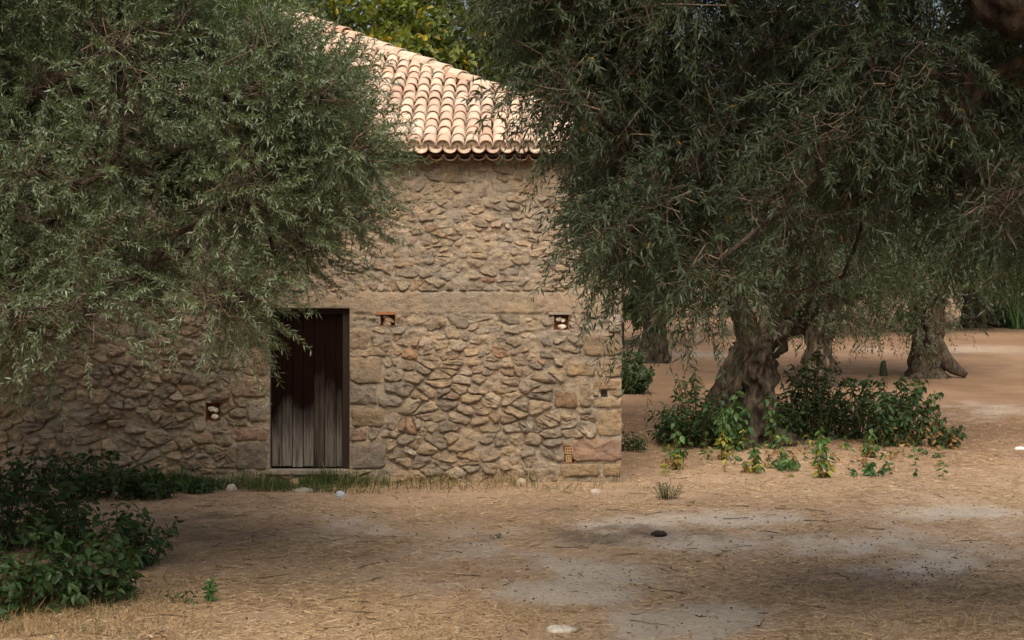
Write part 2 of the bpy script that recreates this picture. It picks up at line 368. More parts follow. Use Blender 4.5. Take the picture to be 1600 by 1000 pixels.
def seen(c): return 1.0 if (c[0] > U(545) or (U(290) < c[0] < U(421) and c[1] < V(560))) else .12
items.sort(key=lambda q: -q[0] * seen(q[1]))
rest = Acc()
def face_out(v, c, y):                          # (u, out, v) -> world, front wall looks towards -Y
    return np.stack([v[:, 0], y - v[:, 1], v[:, 2]], 1)
for n, (a, c, v, f, col) in enumerate(items):
    W = face_out(v, c, WY)
    if n < 300:
        W0 = W - np.array([c[0], WY, c[1]]); o = obj('stone', mesh_np('stone', W0, f, col), M['stone']); o.parent = front; o.location = (c[0], WY, c[1])
    else: rest.add(W, f, col)
o = obj('rubble_stones', rest.mesh('rubble_stones'), M['stone']); o.parent = front; o['kind'] = 'stuff'
# mortar: a fine uneven sheet between and over the stones, with the door and the putlog holes left open
du = .019; gu = np.arange(UL, UR - .011, (UR - .012 - UL) / round((UR - UL) / du)); gv = np.arange(-.25, VT + .08, du)
A, B = np.meshgrid(gu, gv); a = A.ravel(); b = B.ravel()
low = np.clip((1.95 - b) / .7, 0, 1)
hgt = .007 - .008 * low + (.013 - .003 * low) * fbm(a * 3.2, b * 4.5, s=41, o=3) * 1.6 + .012 * fbm(a * 11, b * 16, s=44, o=2)
wa = a + .08 * noise(a * 4, b * 6, s=48); wb = b + .05 * noise(a * 5, b * 4, s=49); rid_ = 1 - np.abs(noise(wa * 5.5, wb * 12, s=47)); hgt += (.022 - .012 * low) * (rid_ ** 3 - .35) + .010 * noise(wa * 17, wb * 26, s=50)
hgt += .012 * np.clip(fbm(a * .7, b * .9, s=53) + .2, 0, 1) * low
inb = (b > BAND[1]) & (b < BAND[3]); hgt = np.where(inb, .022 + .35 * (hgt - .004), hgt)
mcol = MORT * (1 + .16 * fbm(a * 1.3, b * 1.6, s=51, o=4))[:, None]
mcol = np.where(inb[:, None], MORT * np.array([1.0, .97, .93]) * (.95 + .12 * fbm(a * .9, b * 14, s=52))[:, None], mcol)
nu, nv = len(gu), len(gv); i = (np.arange(nv - 1)[:, None] * nu + np.arange(nu - 1)).ravel()
q = np.stack([i, i + 1, i + nu + 1, i + nu], 1); cu = a[q].mean(1); cv = b[q].mean(1); keep = np.ones(len(q), bool)
for h in [DOOR] + HOLES: keep &= ~((cu > h[0]) & (cu < h[2]) & (cv > h[1]) & (cv < h[3]))
o = obj('mortar', mesh_np('mortar', np.stack([a, WY - hgt, b], 1), q[keep], mcol), M['mortar']); o.parent = front
# wall body behind: reveals of the door, backs of the holes, side and rear walls
acc = Acc(); u0, v0, u1, v1 = DOOR; T = .45
def slab(acc, *b_, c=MORT * .9): acc.add(*box(*b_), c)
slab(acc, UL + .002, u0, WY + .14, WY + T, -.3, VT); slab(acc, u1, UR - .003, WY + .14, WY + T, -.3, VT); slab(acc, u0 - .01, u1 + .01, WY + .141, WY + T - .01, v1, VT - .01)
slab(acc, u0 - .05, u0 - .001, WY + .005, WY + .15, -.3, v1 + .02, c=PAL * .8); slab(acc, u1 + .001, u1 + .05, WY + .005, WY + .15, -.3, v1 + .02); slab(acc, u0 - .05, u1 + .05, WY + .006, WY + .15, v1 + .001, v1 + .06)
slab(acc, UR - .08, UR - .022, WY + .004, WY + .2, -.3, VT, c=BEI)
o = obj('wall_core', acc.mesh('wall_core', False), M['mortar']); o.parent = front
def side_wall(name, fn, length, seed, stones):
    root = obj(name, None); root.parent = house; root.location = (-UC, -WY, 0); acc = Acc()
    gu = np.linspace(0, length, 90); gv = np.linspace(-.3, VT + .05, 40); A, B = np.meshgrid(gu, gv); a = A.ravel(); b = B.ravel()
    h = .006 + .012 * fbm(a * 3, b * 4, s=seed); i = (np.arange(39)[:, None] * 90 + np.arange(89)).ravel(); q = np.stack([i, i + 1, i + 91, i + 90], 1)
    m_ = obj('mortar', mesh_np('mortar', fn(a, h, b), q, MORT * (1 + .15 * fbm(a, b, s=seed))[:, None]), M['mortar']); m_.parent = root
    if stones:
        for poly in rubble(0, length, -.1, VT, [], seed, lambda v: (.30, .18)):
            if area(poly) < .004: continue
            v, f, c = stone_geo(poly, .008, r.uniform(.02, .04), .008, r); acc.add(fn(v[:, 0], v[:, 1], v[:, 2]), f, stone_col(c[1], r))
        s_ = obj('rubble_stones', acc.mesh('rubble_stones'), M['stone']); s_.parent = root; s_['kind'] = 'stuff'
side_wall('wall_right', lambda u, h, v: np.stack([UR - .03 + h, WY + .03 + u, v], 1), 2 * HALF - .06, 71, True)
side_wall('wall_left', lambda u, h, v: np.stack([UL + .03 - h, YB - .03 - u, v], 1), 2 * HALF - .06, 72, True)
side_wall('wall_rear', lambda u, h, v: np.stack([UR - u, YB - .03 + h, v], 1), 2 * HALF, 73, False)
# fill of the small holes: dark recess with broken brick and pale stones
for (h, kind) in zip(HOLES, ('brick', 'pale', 'dark', 'pale', 'hollow')):
    u0, v0, u1, v1 = h; acc = Acc(); e = .012
    for bx in ((u0 - e, u1 + e, WY + .10, WY + .14, v0 - e, v1 + e), (u0 - e, u0, WY - .004, WY + .10, v0 - e, v1 + e), (u1, u1 + e, WY - .004, WY + .10, v0 - e, v1 + e), (u0, u1, WY - .004, WY + .10, v0 - e, v0), (u0, u1, WY - .004, WY + .10, v1, v1 + e)):
        slab(acc, *bx, c=RED * .55 if kind != 'dark' else MORT * .7)
    o = obj('wall_niche', acc.mesh('wall_niche', False), M['plain']); o.parent = front
    if kind in ('pale', 'brick'):
        spots = [(.33, .68, .30), (.62, .60, .26), (.55, .18, .34)] if kind == 'pale' else [(.35, .75, .3), (.55, .45, .34), (.45, .16, .36), (.85, .35, .16)]
        for (fu, fv, sz) in spots:
            cu_, cv_ = u0 + fu * (u1 - u0), v0 + fv * (v1 - v0); s_ = sz * (u1 - u0)
            poly = [(cu_ + s_ * math.cos(t_) * r.uniform(.7, 1.1), cv_ + .75 * s_ * math.sin(t_) * r.uniform(.7, 1.1)) for t_ in np.arange(7) * .9]
            v, f, c = stone_geo(poly, .001, .05, .004, r); W = face_out(v, c, WY + .06)
            o = obj('filler_stone', mesh_np('filler_stone', W, f, np.array([.72, .68, .58]) if kind == 'pale' else BRN * 1.1), M['plain']); o.parent = front
    if kind == 'hollow':
        for (z0, z1, cols, rows, w0, w1) in ((V(709), V(699), 3, 2, U(883), U(895)), (V(722), V(711), 2, 3, U(884), U(893))):
            acc = Acc(); c = np.array([.52, .33, .17]); y0 = WY - .012; y1 = WY + .08; t_ = .010
            for k_ in range(cols + 1): x_ = w0 + (w1 - w0 - t_) * k_ / cols; slab(acc, x_, x_ + t_, y0, y1, z0, z1, c=c)
            for k_ in range(rows + 1): z_ = z0 + (z1 - z0 - t_) * k_ / rows; slab(acc, w0 + .001, w1 - .001, y0 + .002, y1, z_, z_ + t_, c=c)
            o = obj('hollow_brick', acc.mesh('hollow_brick', False), M['plain']); o.parent = front
for a_, b_, yo, c in ((588, 618, .035, RED * .85), (857, 892, .045, GRY)):
    v, f = box(U(a_), U(b_), WY - yo, WY + .05, V(491.5), V(487.5)); o = obj('cover_slab', mesh_np('cover_slab', v, f, c, False), M['plain']); o.parent = front
# door: boards, frame, threshold
door = obj('door', None); door.parent = house; door.location = (-UC, -WY, 0); u0, v0, u1, v1 = DOOR
bx = [422, 438.5, 455, 472, 489, 506, 524, 534]
for a_, b_ in zip(bx, bx[1:]):
    yo = r.uniform(-.006, .006); bm_v, bm_f = box(U(a_) + .004, U(b_) - .004, WY + .10 + yo, WY + .13 + yo, v0 + .03 + r.uniform(0, .015), v1 + .02)
    me = mesh_np('plank', bm_v, bm_f, (1, 1, 1), False); o = obj('plank', me, M['board']); o.parent = door
    bv = o.modifiers.new('edge', 'BEVEL'); bv.width = .004; bv.segments = 1
acc = Acc(); slab(acc, U(534.5), u1 + .01, WY + .07, WY + .135, v0 + .0, v1 + .01, c=(.03, .02, .015)); slab(acc, u0 - .01, U(534), WY + .075, WY + .136, v1 - .07, v1 + .01, c=(.03, .02, .015)); slab(acc, u0 - .02, u1 + .02, WY + .133, WY + .14, v0, v1 + .02, c=(.01, .008, .007))
o = obj('door_frame', acc.mesh('door_frame', False), M['plain']); o.parent = door
v, f = box(U(417), U(549), WY - .06, WY + .12, V(741.5), V(733.5)); o = obj('threshold', mesh_np('threshold', v, f, PAL * .9, False), M['stone']); o.parent = door
bv = o.modifiers.new('edge', 'BEVEL'); bv.width = .012; bv.segments = 2
# roof
OV = .26; EZ = 4.235; APEX = 7.04; PITCH = math.atan2(APEX - EZ, HALF + OV); SL = (HALF + OV) / math.cos(PITCH)
roof = obj('roof', None); roof.parent = house; roof.location = (-UC, -WY, 0)
e = HALF + OV - .06
deck = np.array([[UC - e, YC - e, EZ - .03], [UC + e, YC - e, EZ - .03], [UC + e, YC + e, EZ - .03], [UC - e, YC + e, EZ - .03], [UC, YC, APEX - .05], [UC, YC, EZ - .04]])
o = obj('roof_deck', mesh_np('roof_deck', deck, [[0, 1, 4], [1, 2, 4], [2, 3, 4], [3, 0, 4], [1, 0, 5], [2, 1, 5], [3, 2, 5], [0, 3, 5]], (.22, .13, .09), False), M['plain']); o.parent = roof
TILEC = [np.array(c) for c in ((.61, .475, .37), (.65, .52, .41), (.59, .45, .35), (.55, .38, .295), (.64, .53, .43), (.52, .42, .335), (.60, .475, .375))]
def tile_geo(r0, r1, L, th=.013, seg=8, up=True):
    """barrel tile along +y (lower end at y=0), rounded side up or down, with a lip of real thickness"""
    an = np.linspace(-.06, math.pi + .06, seg + 1); vs = []
    for (rr, y) in ((r0, 0), (r1, L), (r0 - th, 0), (r1 - th, L)):
        vs.append(np.stack([np.cos(an) * rr, np.full(seg + 1, y), np.sin(an) * rr * .82], 1))
    v = np.vstack(vs); n = seg + 1; j = np.arange(seg)
    f = np.vstack([np.stack([j, j + 1, n + j + 1, n + j], 1), np.stack([2 * n + j + 1, 2 * n + j, 3 * n + j, 3 * n + j + 1], 1), np.stack([j + 1, j, 2 * n + j, 2 * n + j + 1], 1), np.stack([n + j, n + j + 1, 3 * n + j + 1, 3 * n + j], 1)])
    if not up: v = v * np.array([1, 1, -1]); f = f[:, ::-1]
    return v, f
SP = .1835; EXP = .287; ncol = int(2 * (HALF + OV) / SP); cov = [mesh_np('roof_tile', *tile_geo(.093, .068, .40, .016), c) for c in TILEC]; covg = tile_geo(.093, .068, .40, .016)
pang = tile_geo(.092, .078, .42, up=False); panm = [mesh_np('pan_tile', *pang, c * .9) for c in TILEC]
cornm = [mesh_np('cornice_tile', *pang, c * .8) for c in TILEC]
cp, sp_ = math.cos(PITCH), math.sin(PITCH)
def on_face(k, x, s, h):
    """x along the eave from the face's middle, s up the slope, h above it"""
    p = np.array([x, -(HALF + OV) + s * cp - h * sp_, EZ + s * sp_ + h * cp]); a_ = k * math.pi / 2
    return np.array([UC + p[0] * math.cos(a_) - p[1] * math.sin(a_), YC + p[0] * math.sin(a_) + p[1] * math.cos(a_), p[2]])
def rot_pts(v, k, yaw, pitch):
    cy, sy = math.cos(yaw), math.sin(yaw); v = np.stack([v[:, 0] * cy - v[:, 1] * sy, v[:, 0] * sy + v[:, 1] * cy, v[:, 2]], 1)
    c_, s_ = math.cos(pitch), math.sin(pitch); v = np.stack([v[:, 0], v[:, 1] * c_ - v[:, 2] * s_, v[:, 1] * s_ + v[:, 2] * c_], 1)
    a_ = k * math.pi / 2; c_, s_ = math.cos(a_), math.sin(a_); return np.stack([v[:, 0] * c_ - v[:, 1] * s_, v[:, 0] * s_ + v[:, 1] * c_, v[:, 2]], 1)
from mathutils import Euler, Matrix
single = []; far_tiles = Acc(); far_pans = Acc()
for k in range(4):
    for c_ in range(ncol + 1):
        x = (c_ - ncol / 2) * SP; top = (HALF + OV - abs(x)) / cp - .10; rows = int(top / EXP) + 1
        for q_ in range(rows):
            s = q_ * EXP + r.uniform(-.022, .022) + (0.03 if q_ == 0 else 0)
            if s + .2 > top + .12: continue
            xj = x + r.uniform(-.008, .008); yaw = r.uniform(-.05, .05); pit = PITCH - .035 + r.uniform(-.02, .02); h = .098 + r.uniform(0, .010)
            single.append((k, xj, s, h, yaw, pit, r.randrange(len(TILEC)))) if k == 0 else far_tiles.add(rot_pts(covg[0], k, yaw, pit) + on_face(k, xj, s, h), covg[1], TILEC[r.randrange(len(TILEC))])
        xp = x + SP / 2
        tp = (HALF + OV - abs(xp)) / cp
        for q_ in range(int(tp / .36)):
            s = q_ * .36 - (.055 if q_ == 0 else 0)
            if k == 0 and q_ == 0 and -2.2 < UC + xp - 1.0 < 6:
                o = obj('pan_tile', panm[r.randrange(7)], M['tile']); o.parent = roof; o.location = on_face(0, xp, s, .098 + r.uniform(-.004, .004)); o.rotation_euler = (PITCH - .03, 0, r.uniform(-.03, .03))
            else: far_pans.add(rot_pts(pang[0], k, 0, PITCH - .03) + on_face(k, xp, s, .098), pang[1], TILEC[r.randrange(7)] * .85)
        # cornice course under the eave
        if tp > .3:
            if k == 0: o = obj('cornice_tile', cornm[r.randrange(7)], M['tile']); o.parent = roof; p_ = on_face(0, xp, 0, 0); o.location = (p_[0], WY - .21 + r.uniform(-.006, .006), EZ - .008); o.rotation_euler = (.05, 0, r.uniform(-.03, .03))
            else:
                p_ = on_face(k, xp, .10, 0); far_pans.add(rot_pts(pang[0], k, 0, .05) + np.array([p_[0], p_[1], EZ - .012]), pang[1], TILEC[r.randrange(7)] * .8)
single.sort(key=lambda t: abs(t[1] + UC - U(740)) * 1.0 + max(0, t[2] - 3.2))
for n, (k, x, s, h, yaw, pit, ci) in enumerate(single):
    if n < 300:
        o = obj('roof_tile', cov[ci], M['tile']); o.parent = roof; o.location = on_face(0, x, s, h)
        o.rotation_euler = (Matrix.Rotation(pit, 3, 'X') @ Matrix.Rotation(yaw, 3, 'Z')).to_euler()
    else: far_tiles.add(rot_pts(covg[0], 0, yaw, pit) + on_face(0, x, s, h), covg[1], TILEC[ci])
acc = Acc()                                     # mortar closing the lowest cover tiles
for (k, x, s, h, yaw, pit, ci) in single:
    if s < .1:
        an = np.linspace(0, math.pi, 9); pv = np.vstack([np.stack([np.cos(an) * .082, np.full(9, .035), np.sin(an) * .068], 1), [[0, .012, .02]], [[.082, .035, -.05]], [[-.082, .035, -.05]]])
        acc.add(rot_pts(pv, 0, yaw, pit) + on_face(0, x, s, h), [[a_, a_ + 1, 9] for a_ in range(8)] + [[9, 10, 0], [8, 11, 9], [11, 10, 9]], np.array([.55, .45, .35]))
o = obj('eave_mortar', acc.mesh('eave_mortar'), M['mortar']); o.parent = roof; o['kind'] = 'stuff'
o = obj('distant_tiles', far_tiles.mesh('distant_tiles'), M['tile']); o.parent = roof; o['kind'] = 'stuff'
o = obj('distant_pans', far_pans.mesh('distant_pans'), M['tile']); o.parent = roof; o['kind'] = 'stuff'
rid = [mesh_np('ridge_tile', *tile_geo(.125, .105, .46, .016, 9), c) for c in TILEC]
acc = Acc()
for sx, sy in ((1, -1), (-1, -1), (1, 1), (-1, 1)):
    A0 = np.array([UC + sx * (HALF + OV), YC + sy * (HALF + OV), EZ]); A1 = np.array([UC, YC, APEX]); L = np.linalg.norm(A1 - A0); d = (A1 - A0) / L
    nn = int(L / .36); R3 = Vector(d).to_track_quat('Y', 'Z').to_matrix()
    for q_ in range(nn):
        p_ = A0 + d * (q_ * .36 + .02) + np.array([0, 0, .125 + r.uniform(-.012, .018)])
        o = obj('ridge_tile', rid[r.randrange(7)], M['tile']); o.parent = roof; o.location = p_
        o.rotation_euler = (R3 @ Matrix.Rotation(-.05, 3, 'X') @ Matrix.Rotation(r.uniform(-.07, .07), 3, 'Z')).to_euler()
    nb = 60; ts = np.linspace(0, 1, nb); cl = A0 + (A1 - A0) * ts[:, None] + np.array([0, 0, .085]) + .012 * np.stack([noise(ts * 40, ts * 0, s=3), noise(ts * 37, ts * 0, s=4), noise(ts * 43, ts * 0, s=5)], 1)
    v, f = tubes(cl[None], (.10 + .02 * noise(ts * 50, ts * 0, s=8))[None], 8); acc.add(v, f, np.array([.50, .40, .30]))
o = obj('ridge_mortar', acc.mesh('ridge_mortar'), M['mortar']); o.parent = roof
fin, f = tile_geo(.15, .10, .34, .02, 9); v = fin @ np.array(Euler((.25, 0, .6)).to_matrix()).T + np.array([UC - .05, YC - .2, APEX + .07])
o = obj('ridge_cap', mesh_np('ridge_cap', v, f, TILEC[5] * .8), M['tile']); o.parent = roof

# ------------------------------------------------------------------ foliage generators
OL_DARK = np.array([.034, .062, .028]); OL_LITE = np.array([.118, .145, .060]); OL_YEL = np.array([.36, .24, .03])
def in_poly(p, poly):
    x, y = p; c = False
    for (x0, y0), (x1, y1) in zip(poly, poly[1:] + poly[:1]):
        if (y0 > y) != (y1 > y) and x < (x1 - x0) * (y - y0) / (y1 - y0) + x0: c = not c
    return c
def edge_dist(p, poly):
    best = 1e9
    for a, b in zip(poly, poly[1:] + poly[:1]):
        ax, ay = a; bx_, by = b; L2 = (bx_ - ax) ** 2 + (by - ay) ** 2; t_ = max(0, min(1, ((p[0] - ax) * (bx_ - ax) + (p[1] - ay) * (by - ay)) / L2))
        best = min(best, math.hypot(p[0] - ax - t_ * (bx_ - ax), p[1] - ay - t_ * (by - ay)))
    return best
def crown_twigs(rg, cen, rad, n_per, length, droop, spread=.9, hub=None):
    """twig centre lines (T,5,3) growing out of clumps"""
    cen = np.asarray(cen, float); rad = np.asarray(rad, float); idx = np.repeat(np.arange(len(cen)), n_per); T = len(idx)
    d = nrm(rg.normal(size=(T, 3))); base = cen[idx] + d * rad[idx, None] * (rg.random((T, 1)) ** .6) * .85
    hubv = nrm(cen[idx] - hub) if hub is not None else 0
    dr = nrm(d * .8 + hubv * .5 + rg.normal(size=(T, 3)) * .45 * spread + np.array([0, 0, .15]))
    L = length * rg.uniform(.55, 1.25, (T, 1)); t_ = np.linspace(0, 1, 5)[None, :, None]
    P = base[:, None] + dr[:, None] * L[:, None] * t_ + np.array([0, 0, -1.]) * (droop * rg.uniform(.4, 1.4, (T, 1, 1)) * L[:, None] * t_ ** 2) + rg.normal(size=(T, 5, 3)) * .012 * length * t_
    return P, idx, cen[idx]
def leaves_on(rg, P, K, ll, lw, ang=.8, up=.8):
    """K leaves on every twig; returns base, direction, width vector, normal, length, width"""
    T = len(P); t_ = np.clip((np.arange(K) + .6)[None] / K + rg.uniform(-.3, .3, (T, K)) / K, .02, 1)
    seg = np.minimum((t_ * 4).astype(int), 3); fr = (t_ * 4 - seg)[..., None]; ti = np.arange(T)[:, None]
    b = P[ti, seg] * (1 - fr) + P[ti, seg + 1] * fr; tan = nrm(P[ti, seg + 1] - P[ti, seg])
    ref = nrm(rg.normal(size=(T, 1, 3))); a = nrm(np.cross(tan, ref)); c = np.cross(tan, a)
    ph = (np.arange(K) * 2.4)[None] + rg.uniform(-.5, .5, (T, K)); S = a * np.cos(ph)[..., None] + c * np.sin(ph)[..., None]
    al = ang * rg.uniform(.55, 1.3, (T, K))[..., None]; D = nrm(tan * np.cos(al) + S * np.sin(al)).reshape(-1, 3); b = b.reshape(-1, 3); N = len(b)
    n = np.array([0, 0, up]) + rg.normal(size=(N, 3)) * .55; n = nrm(n - D * (n * D).sum(1, keepdims=True)); W = np.cross(D, n)
    s = rg.uniform(.65, 1.2, N); return b, D, W, n, ll * s, lw * s * rg.uniform(.8, 1.2, N)
def leaf_mesh_arrays(b, D, W, n, L, w, kind='olive'):
    L = L[:, None]; w = w[:, None]
    if kind == 'olive':
        v = np.stack([b, b + D * L * .45 + W * w * .5 + n * w * .18, b + D * L - n * L * .07, b + D * L * .45 - W * w * .5 + n * w * .18], 1); f = np.array([[0, 2, 1], [0, 3, 2]])
    else:                                       # broad pointed leaf, folded along the midrib and hanging at the tip
        v = np.stack([b, b + D * L * .30 + W * w * .48 + n * w * .12, b + D * L * .62 + W * w * .38 + n * (w * .10 - L * .05), b + D * L - n * L * .22, b + D * L * .62 - W * w * .38 + n * (w * .10 - L * .05), b + D * L * .30 - W * w * .48 + n * w * .12, b + D * L * .5 - n * L * .03], 1)
        f = np.array([[0, 6, 1], [1, 6, 2], [2, 6, 3], [3, 6, 4], [4, 6, 5], [5, 6, 0]])
    m_ = v.shape[1]; F_ = (np.arange(len(b))[:, None, None] * m_ + f[None]).reshape(-1, 3); return v, F_
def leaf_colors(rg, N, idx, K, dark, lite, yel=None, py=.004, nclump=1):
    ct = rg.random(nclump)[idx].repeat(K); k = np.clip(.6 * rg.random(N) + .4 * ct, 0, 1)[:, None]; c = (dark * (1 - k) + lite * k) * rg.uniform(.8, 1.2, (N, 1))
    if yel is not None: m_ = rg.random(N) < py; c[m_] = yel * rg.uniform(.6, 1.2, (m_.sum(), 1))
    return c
def skeleton(rg, start, cen, r_tip, r_max, wig=.12):
    """joins the clumps to the trunk top as a branching tree; returns tubes"""
    nodes = [np.array(start, float)]; par = [-1]; order = np.argsort(np.linalg.norm(cen - start, axis=1))
    for q in order:
        c = cen[q]; nn = np.array(nodes); d0 = np.linalg.norm(nn - start, axis=1); cost = np.linalg.norm(nn - c, axis=1) + .35 * d0
        j = int(np.argmin(cost)); nodes.append(c); par.append(j)
    n = len(nodes); load = np.ones(n)
    for q in range(n - 1, 0, -1): load[par[q]] += load[q]
    rr = np.minimum(r_tip * np.sqrt(load), r_max); P = []; R = []
    for q in range(1, n):
        a = nodes[par[q]]; b = nodes[q]; L = np.linalg.norm(b - a); t_ = np.linspace(0, 1, 7)[:, None]
        off = rg.normal(size=3) * wig * L; off2 = rg.normal(size=3) * wig * L * .6
        P.append(a + (b - a) * t_ + off * np.sin(t_ * math.pi) + off2 * np.sin(t_ * 2 * math.pi)); R.append(np.linspace(min(rr[par[q]], rr[q] * 1.25), rr[q] * .85, 7))
    return np.array(P), np.array(R)
def loft(pts, rad, seg=26, rings=34, ridge=.14, knob=.10, seed=1, flare=0., twist=.8, squash=1.):
    pts = np.asarray(pts, float); n = len(pts); s = np.linspace(0, n - 1, rings); i0 = np.minimum(s.astype(int), n - 2); f = (s - i0)[:, None]
    pm = pts[np.maximum(i0 - 1, 0)]; p0 = pts[i0]; p1 = pts[i0 + 1]; pp = pts[np.minimum(i0 + 2, n - 1)]
    c = .5 * (2 * p0 + (p1 - pm) * f + (2 * pm - 5 * p0 + 4 * p1 - pp) * f ** 2 + (3 * p0 - pm - 3 * p1 + pp) * f ** 3)
    R = np.interp(s, np.arange(n), rad); t_ = nrm(np.gradient(c, axis=0)); a = nrm(np.cross(t_, np.array([.05, 1, .02]))); b = np.cross(t_, a)
    an = np.arange(seg) * 2 * math.pi / seg; u = s / (n - 1); tw = twist * u[:, None]
    lob = 1 + ridge * np.sin(an[None] * 5 + tw * 4 + seed) + ridge * .6 * np.sin(an[None] * 9 - tw * 6 + seed * 2.1) + knob * 1.6 * noise(np.cos(an)[None] * 1.6 + seed * 7 + 0 * tw, np.sin(an)[None] * 1.6 + 0 * tw, (u * rings * .16)[:, None] + 0 * an[None], s=seed) + knob * .8 * noise(np.cos(an)[None] * 4 + 0 * tw, np.sin(an)[None] * 4 + 0 * tw, (u * rings * .4)[:, None] + 0 * an[None], s=seed + 5)
    lob = lob + knob * .55 * noise(np.cos(an)[None] * 9 + 0 * tw, np.sin(an)[None] * 9 + 0 * tw, (u * rings * .55)[:, None] + 0 * an[None], s=seed + 8)
    lob = lob * (1 + flare * np.exp(-u[:, None] * 9) * (1 + .8 * np.sin(an[None] * 4 + seed)))
    v = c[:, None] + (R[:, None] * lob)[..., None] * (a[:, None] * np.cos(an)[None, :, None] + b[:, None] * (squash * np.sin(an))[None, :, None])
    i = (np.arange(rings - 1)[:, None] * seg); j = np.arange(seg); j2 = (j + 1) % seg
    q = np.stack([i + j, i + j2, i + seg + j2, i + seg + j], -1).reshape(-1, 4); return v.reshape(-1, 3), q
BARK = np.array([.155, .128, .10])
def finish_tree(name, label, cat, base, trunk_acc, cen, rad, rg, hub, start, n_per, tw_len, droop, K, ll, lw, dark, lite, leafmat, kind='olive', yel=None, py=.003, group=None, r_tip=.012, r_max=.16, singles=0, ang=.8, branchlets=True, fruit=0, up=.8, twig_col=BARK * 1.1, upper=None):
    root = thing(name, label, cat, base, group); off = tuple(-np.asarray(base))
    cen = np.asarray(cen); P, idx, cc_ = crown_twigs(rg, cen, rad, n_per, tw_len, droop, hub=hub)
    b, D, W, n, L, w_ = leaves_on(rg, P, K, ll, lw, ang, up); N = len(b); col = leaf_colors(rg, N, idx, K, dark, lite, yel, py, len(cen)); keep = np.ones(N, bool)
    if singles:
        mid = b + D * L[:, None] * .5; px = mid[:, 0] / mid[:, 1] * F + 800; py_ = 500 - (mid[:, 2] - EYE) / mid[:, 1] * F
        vis = (px > 20) & (px < 1580) & (py_ > 15) & (py_ < 700); face = np.abs((n * nrm(mid - np.array([0, 0, EYE]))).sum(1)); score = np.where(vis, L * w_ * (face + .15) / mid[:, 1] ** 2, 0)
        pick = np.argsort(-score)[:singles * 3][::3]; keep[pick] = False; protos = []
        for q in range(8):
            e = np.eye(3); v1, f1 = leaf_mesh_arrays(np.zeros((1, 3)), e[1:2], e[0:1], e[2:3], np.array([1.]), np.array([lw / ll]), 'broad')
            protos.append(mesh_np('leaf', v1[0], f1, (dark * (1 - q / 7) + lite * q / 7))); protos[-1].materials.append(leafmat)
        for q in pick:
            o = obj('leaf', protos[int(rg.integers(8))], None, root); R3 = Matrix((W[q], D[q], n[q])).transposed(); o.rotation_euler = R3.to_euler(); o.location = b[q] - np.asarray(base); s = L[q]; o.scale = (s, s, s)
    v, f = leaf_mesh_arrays(b[keep], D[keep], W[keep], n[keep], L[keep], w_[keep], kind)
    cr = obj('crown', mesh_np('crown', v, f, col[keep].repeat(v.shape[1], 0), False), leafmat, root, off); cr['kind'] = 'stuff'
    acc = Acc(); R0 = .0022 if K > 3 else .004
    v, q = tubes(P, np.linspace(R0, R0 * .4, 5)[None].repeat(len(P), 0) * (1 if ll < .1 else 2), 3); acc.add(v, q, twig_col)
    if branchlets:
        t_ = np.linspace(0, 1, 4)[None, :, None]; a_ = cc_ + rg.normal(size=cc_.shape) * .33 * np.asarray(rad)[idx][:, None]; Q = a_[:, None] + (P[:, :1] - a_[:, None]) * t_ + rg.normal(size=(len(P), 4, 3)) * .03 * np.sin(t_ * math.pi) * np.asarray(rad)[idx][:, None, None] * 2
        v, q = tubes(Q, np.linspace(.0045, .0022, 4)[None].repeat(len(Q), 0), 3); acc.add(v, q, BARK * 1.3)
    sP, sR = skeleton(rg, np.asarray(start, float), cen, r_tip, r_max); v, q = tubes(sP, sR, 7); acc.add(v, q, BARK * .62)
    o = obj('branches', acc.mesh('branches'), M['bark'], root, off); o['kind'] = 'stuff'
    if upper:                                   # high crown part out of view, added to shade what lies below
        uc, ur = ball_clumps(rg, *upper, .5, .75, lambda p: p[2] > EYE + .27 * p[1] + 1.2); uP, ui, _ = crown_twigs(rg, uc, ur, 24, .55, .4, hub=hub); ub = leaves_on(rg, uP, 16, .13, .034, ang, up)
        v, f = leaf_mesh_arrays(*ub, 'olive'); uo = obj('shade_crown', mesh_np('shade_crown', v, f, leaf_colors(rg, len(ub[0]), ui, 16, dark, lite, None, 0, len(uc)).repeat(4, 0), False), leafmat, root, off); uo['kind'] = 'stuff'
        v, q = tubes(*skeleton(rg, np.asarray(start, float), uc, .014, .12), 6); a_ = Acc(); a_.add(v, q, BARK * .9); uo = obj('shade_crown_branches', a_.mesh('shade_crown_branches'), M['bark'], root, off); uo['kind'] = 'stuff'
    if trunk_acc is not None:
        tr = obj('trunk', trunk_acc.mesh('trunk'), M['bark'], root, off)
    if fruit:
        acc = Acc(); sel = rg.choice(len(P), fruit); sv = np.array([[0, 0, 1], [.8, 0, .5], [0, .8, .5], [-.8, 0, .5], [0, -.8, .5], [.8, 0, -.5], [0, .8, -.5], [-.8, 0, -.5], [0, -.8, -.5], [0, 0, -1]]); sf = []
        for k_ in range(4): k2 = (k_ + 1) % 4; sf += [[0, 1 + k_, 1 + k2], [1 + k_, 5 + k_, 5 + k2], [1 + k_, 5 + k2, 1 + k2], [9, 5 + k2, 5 + k_]]
        for q in sel:
            p = P[q, rg.integers(1, 4)] + rg.normal(size=3) * .015 + np.array([0, 0, -.014]); acc.add(sv * np.array([.0075, .0075, .011]) + p, sf, np.array([.20, .24, .11]) * rg.uniform(.8, 1.2))
        o = obj('olives', acc.mesh('olives'), M['plain'], root, off); o['kind'] = 'stuff'
    return root
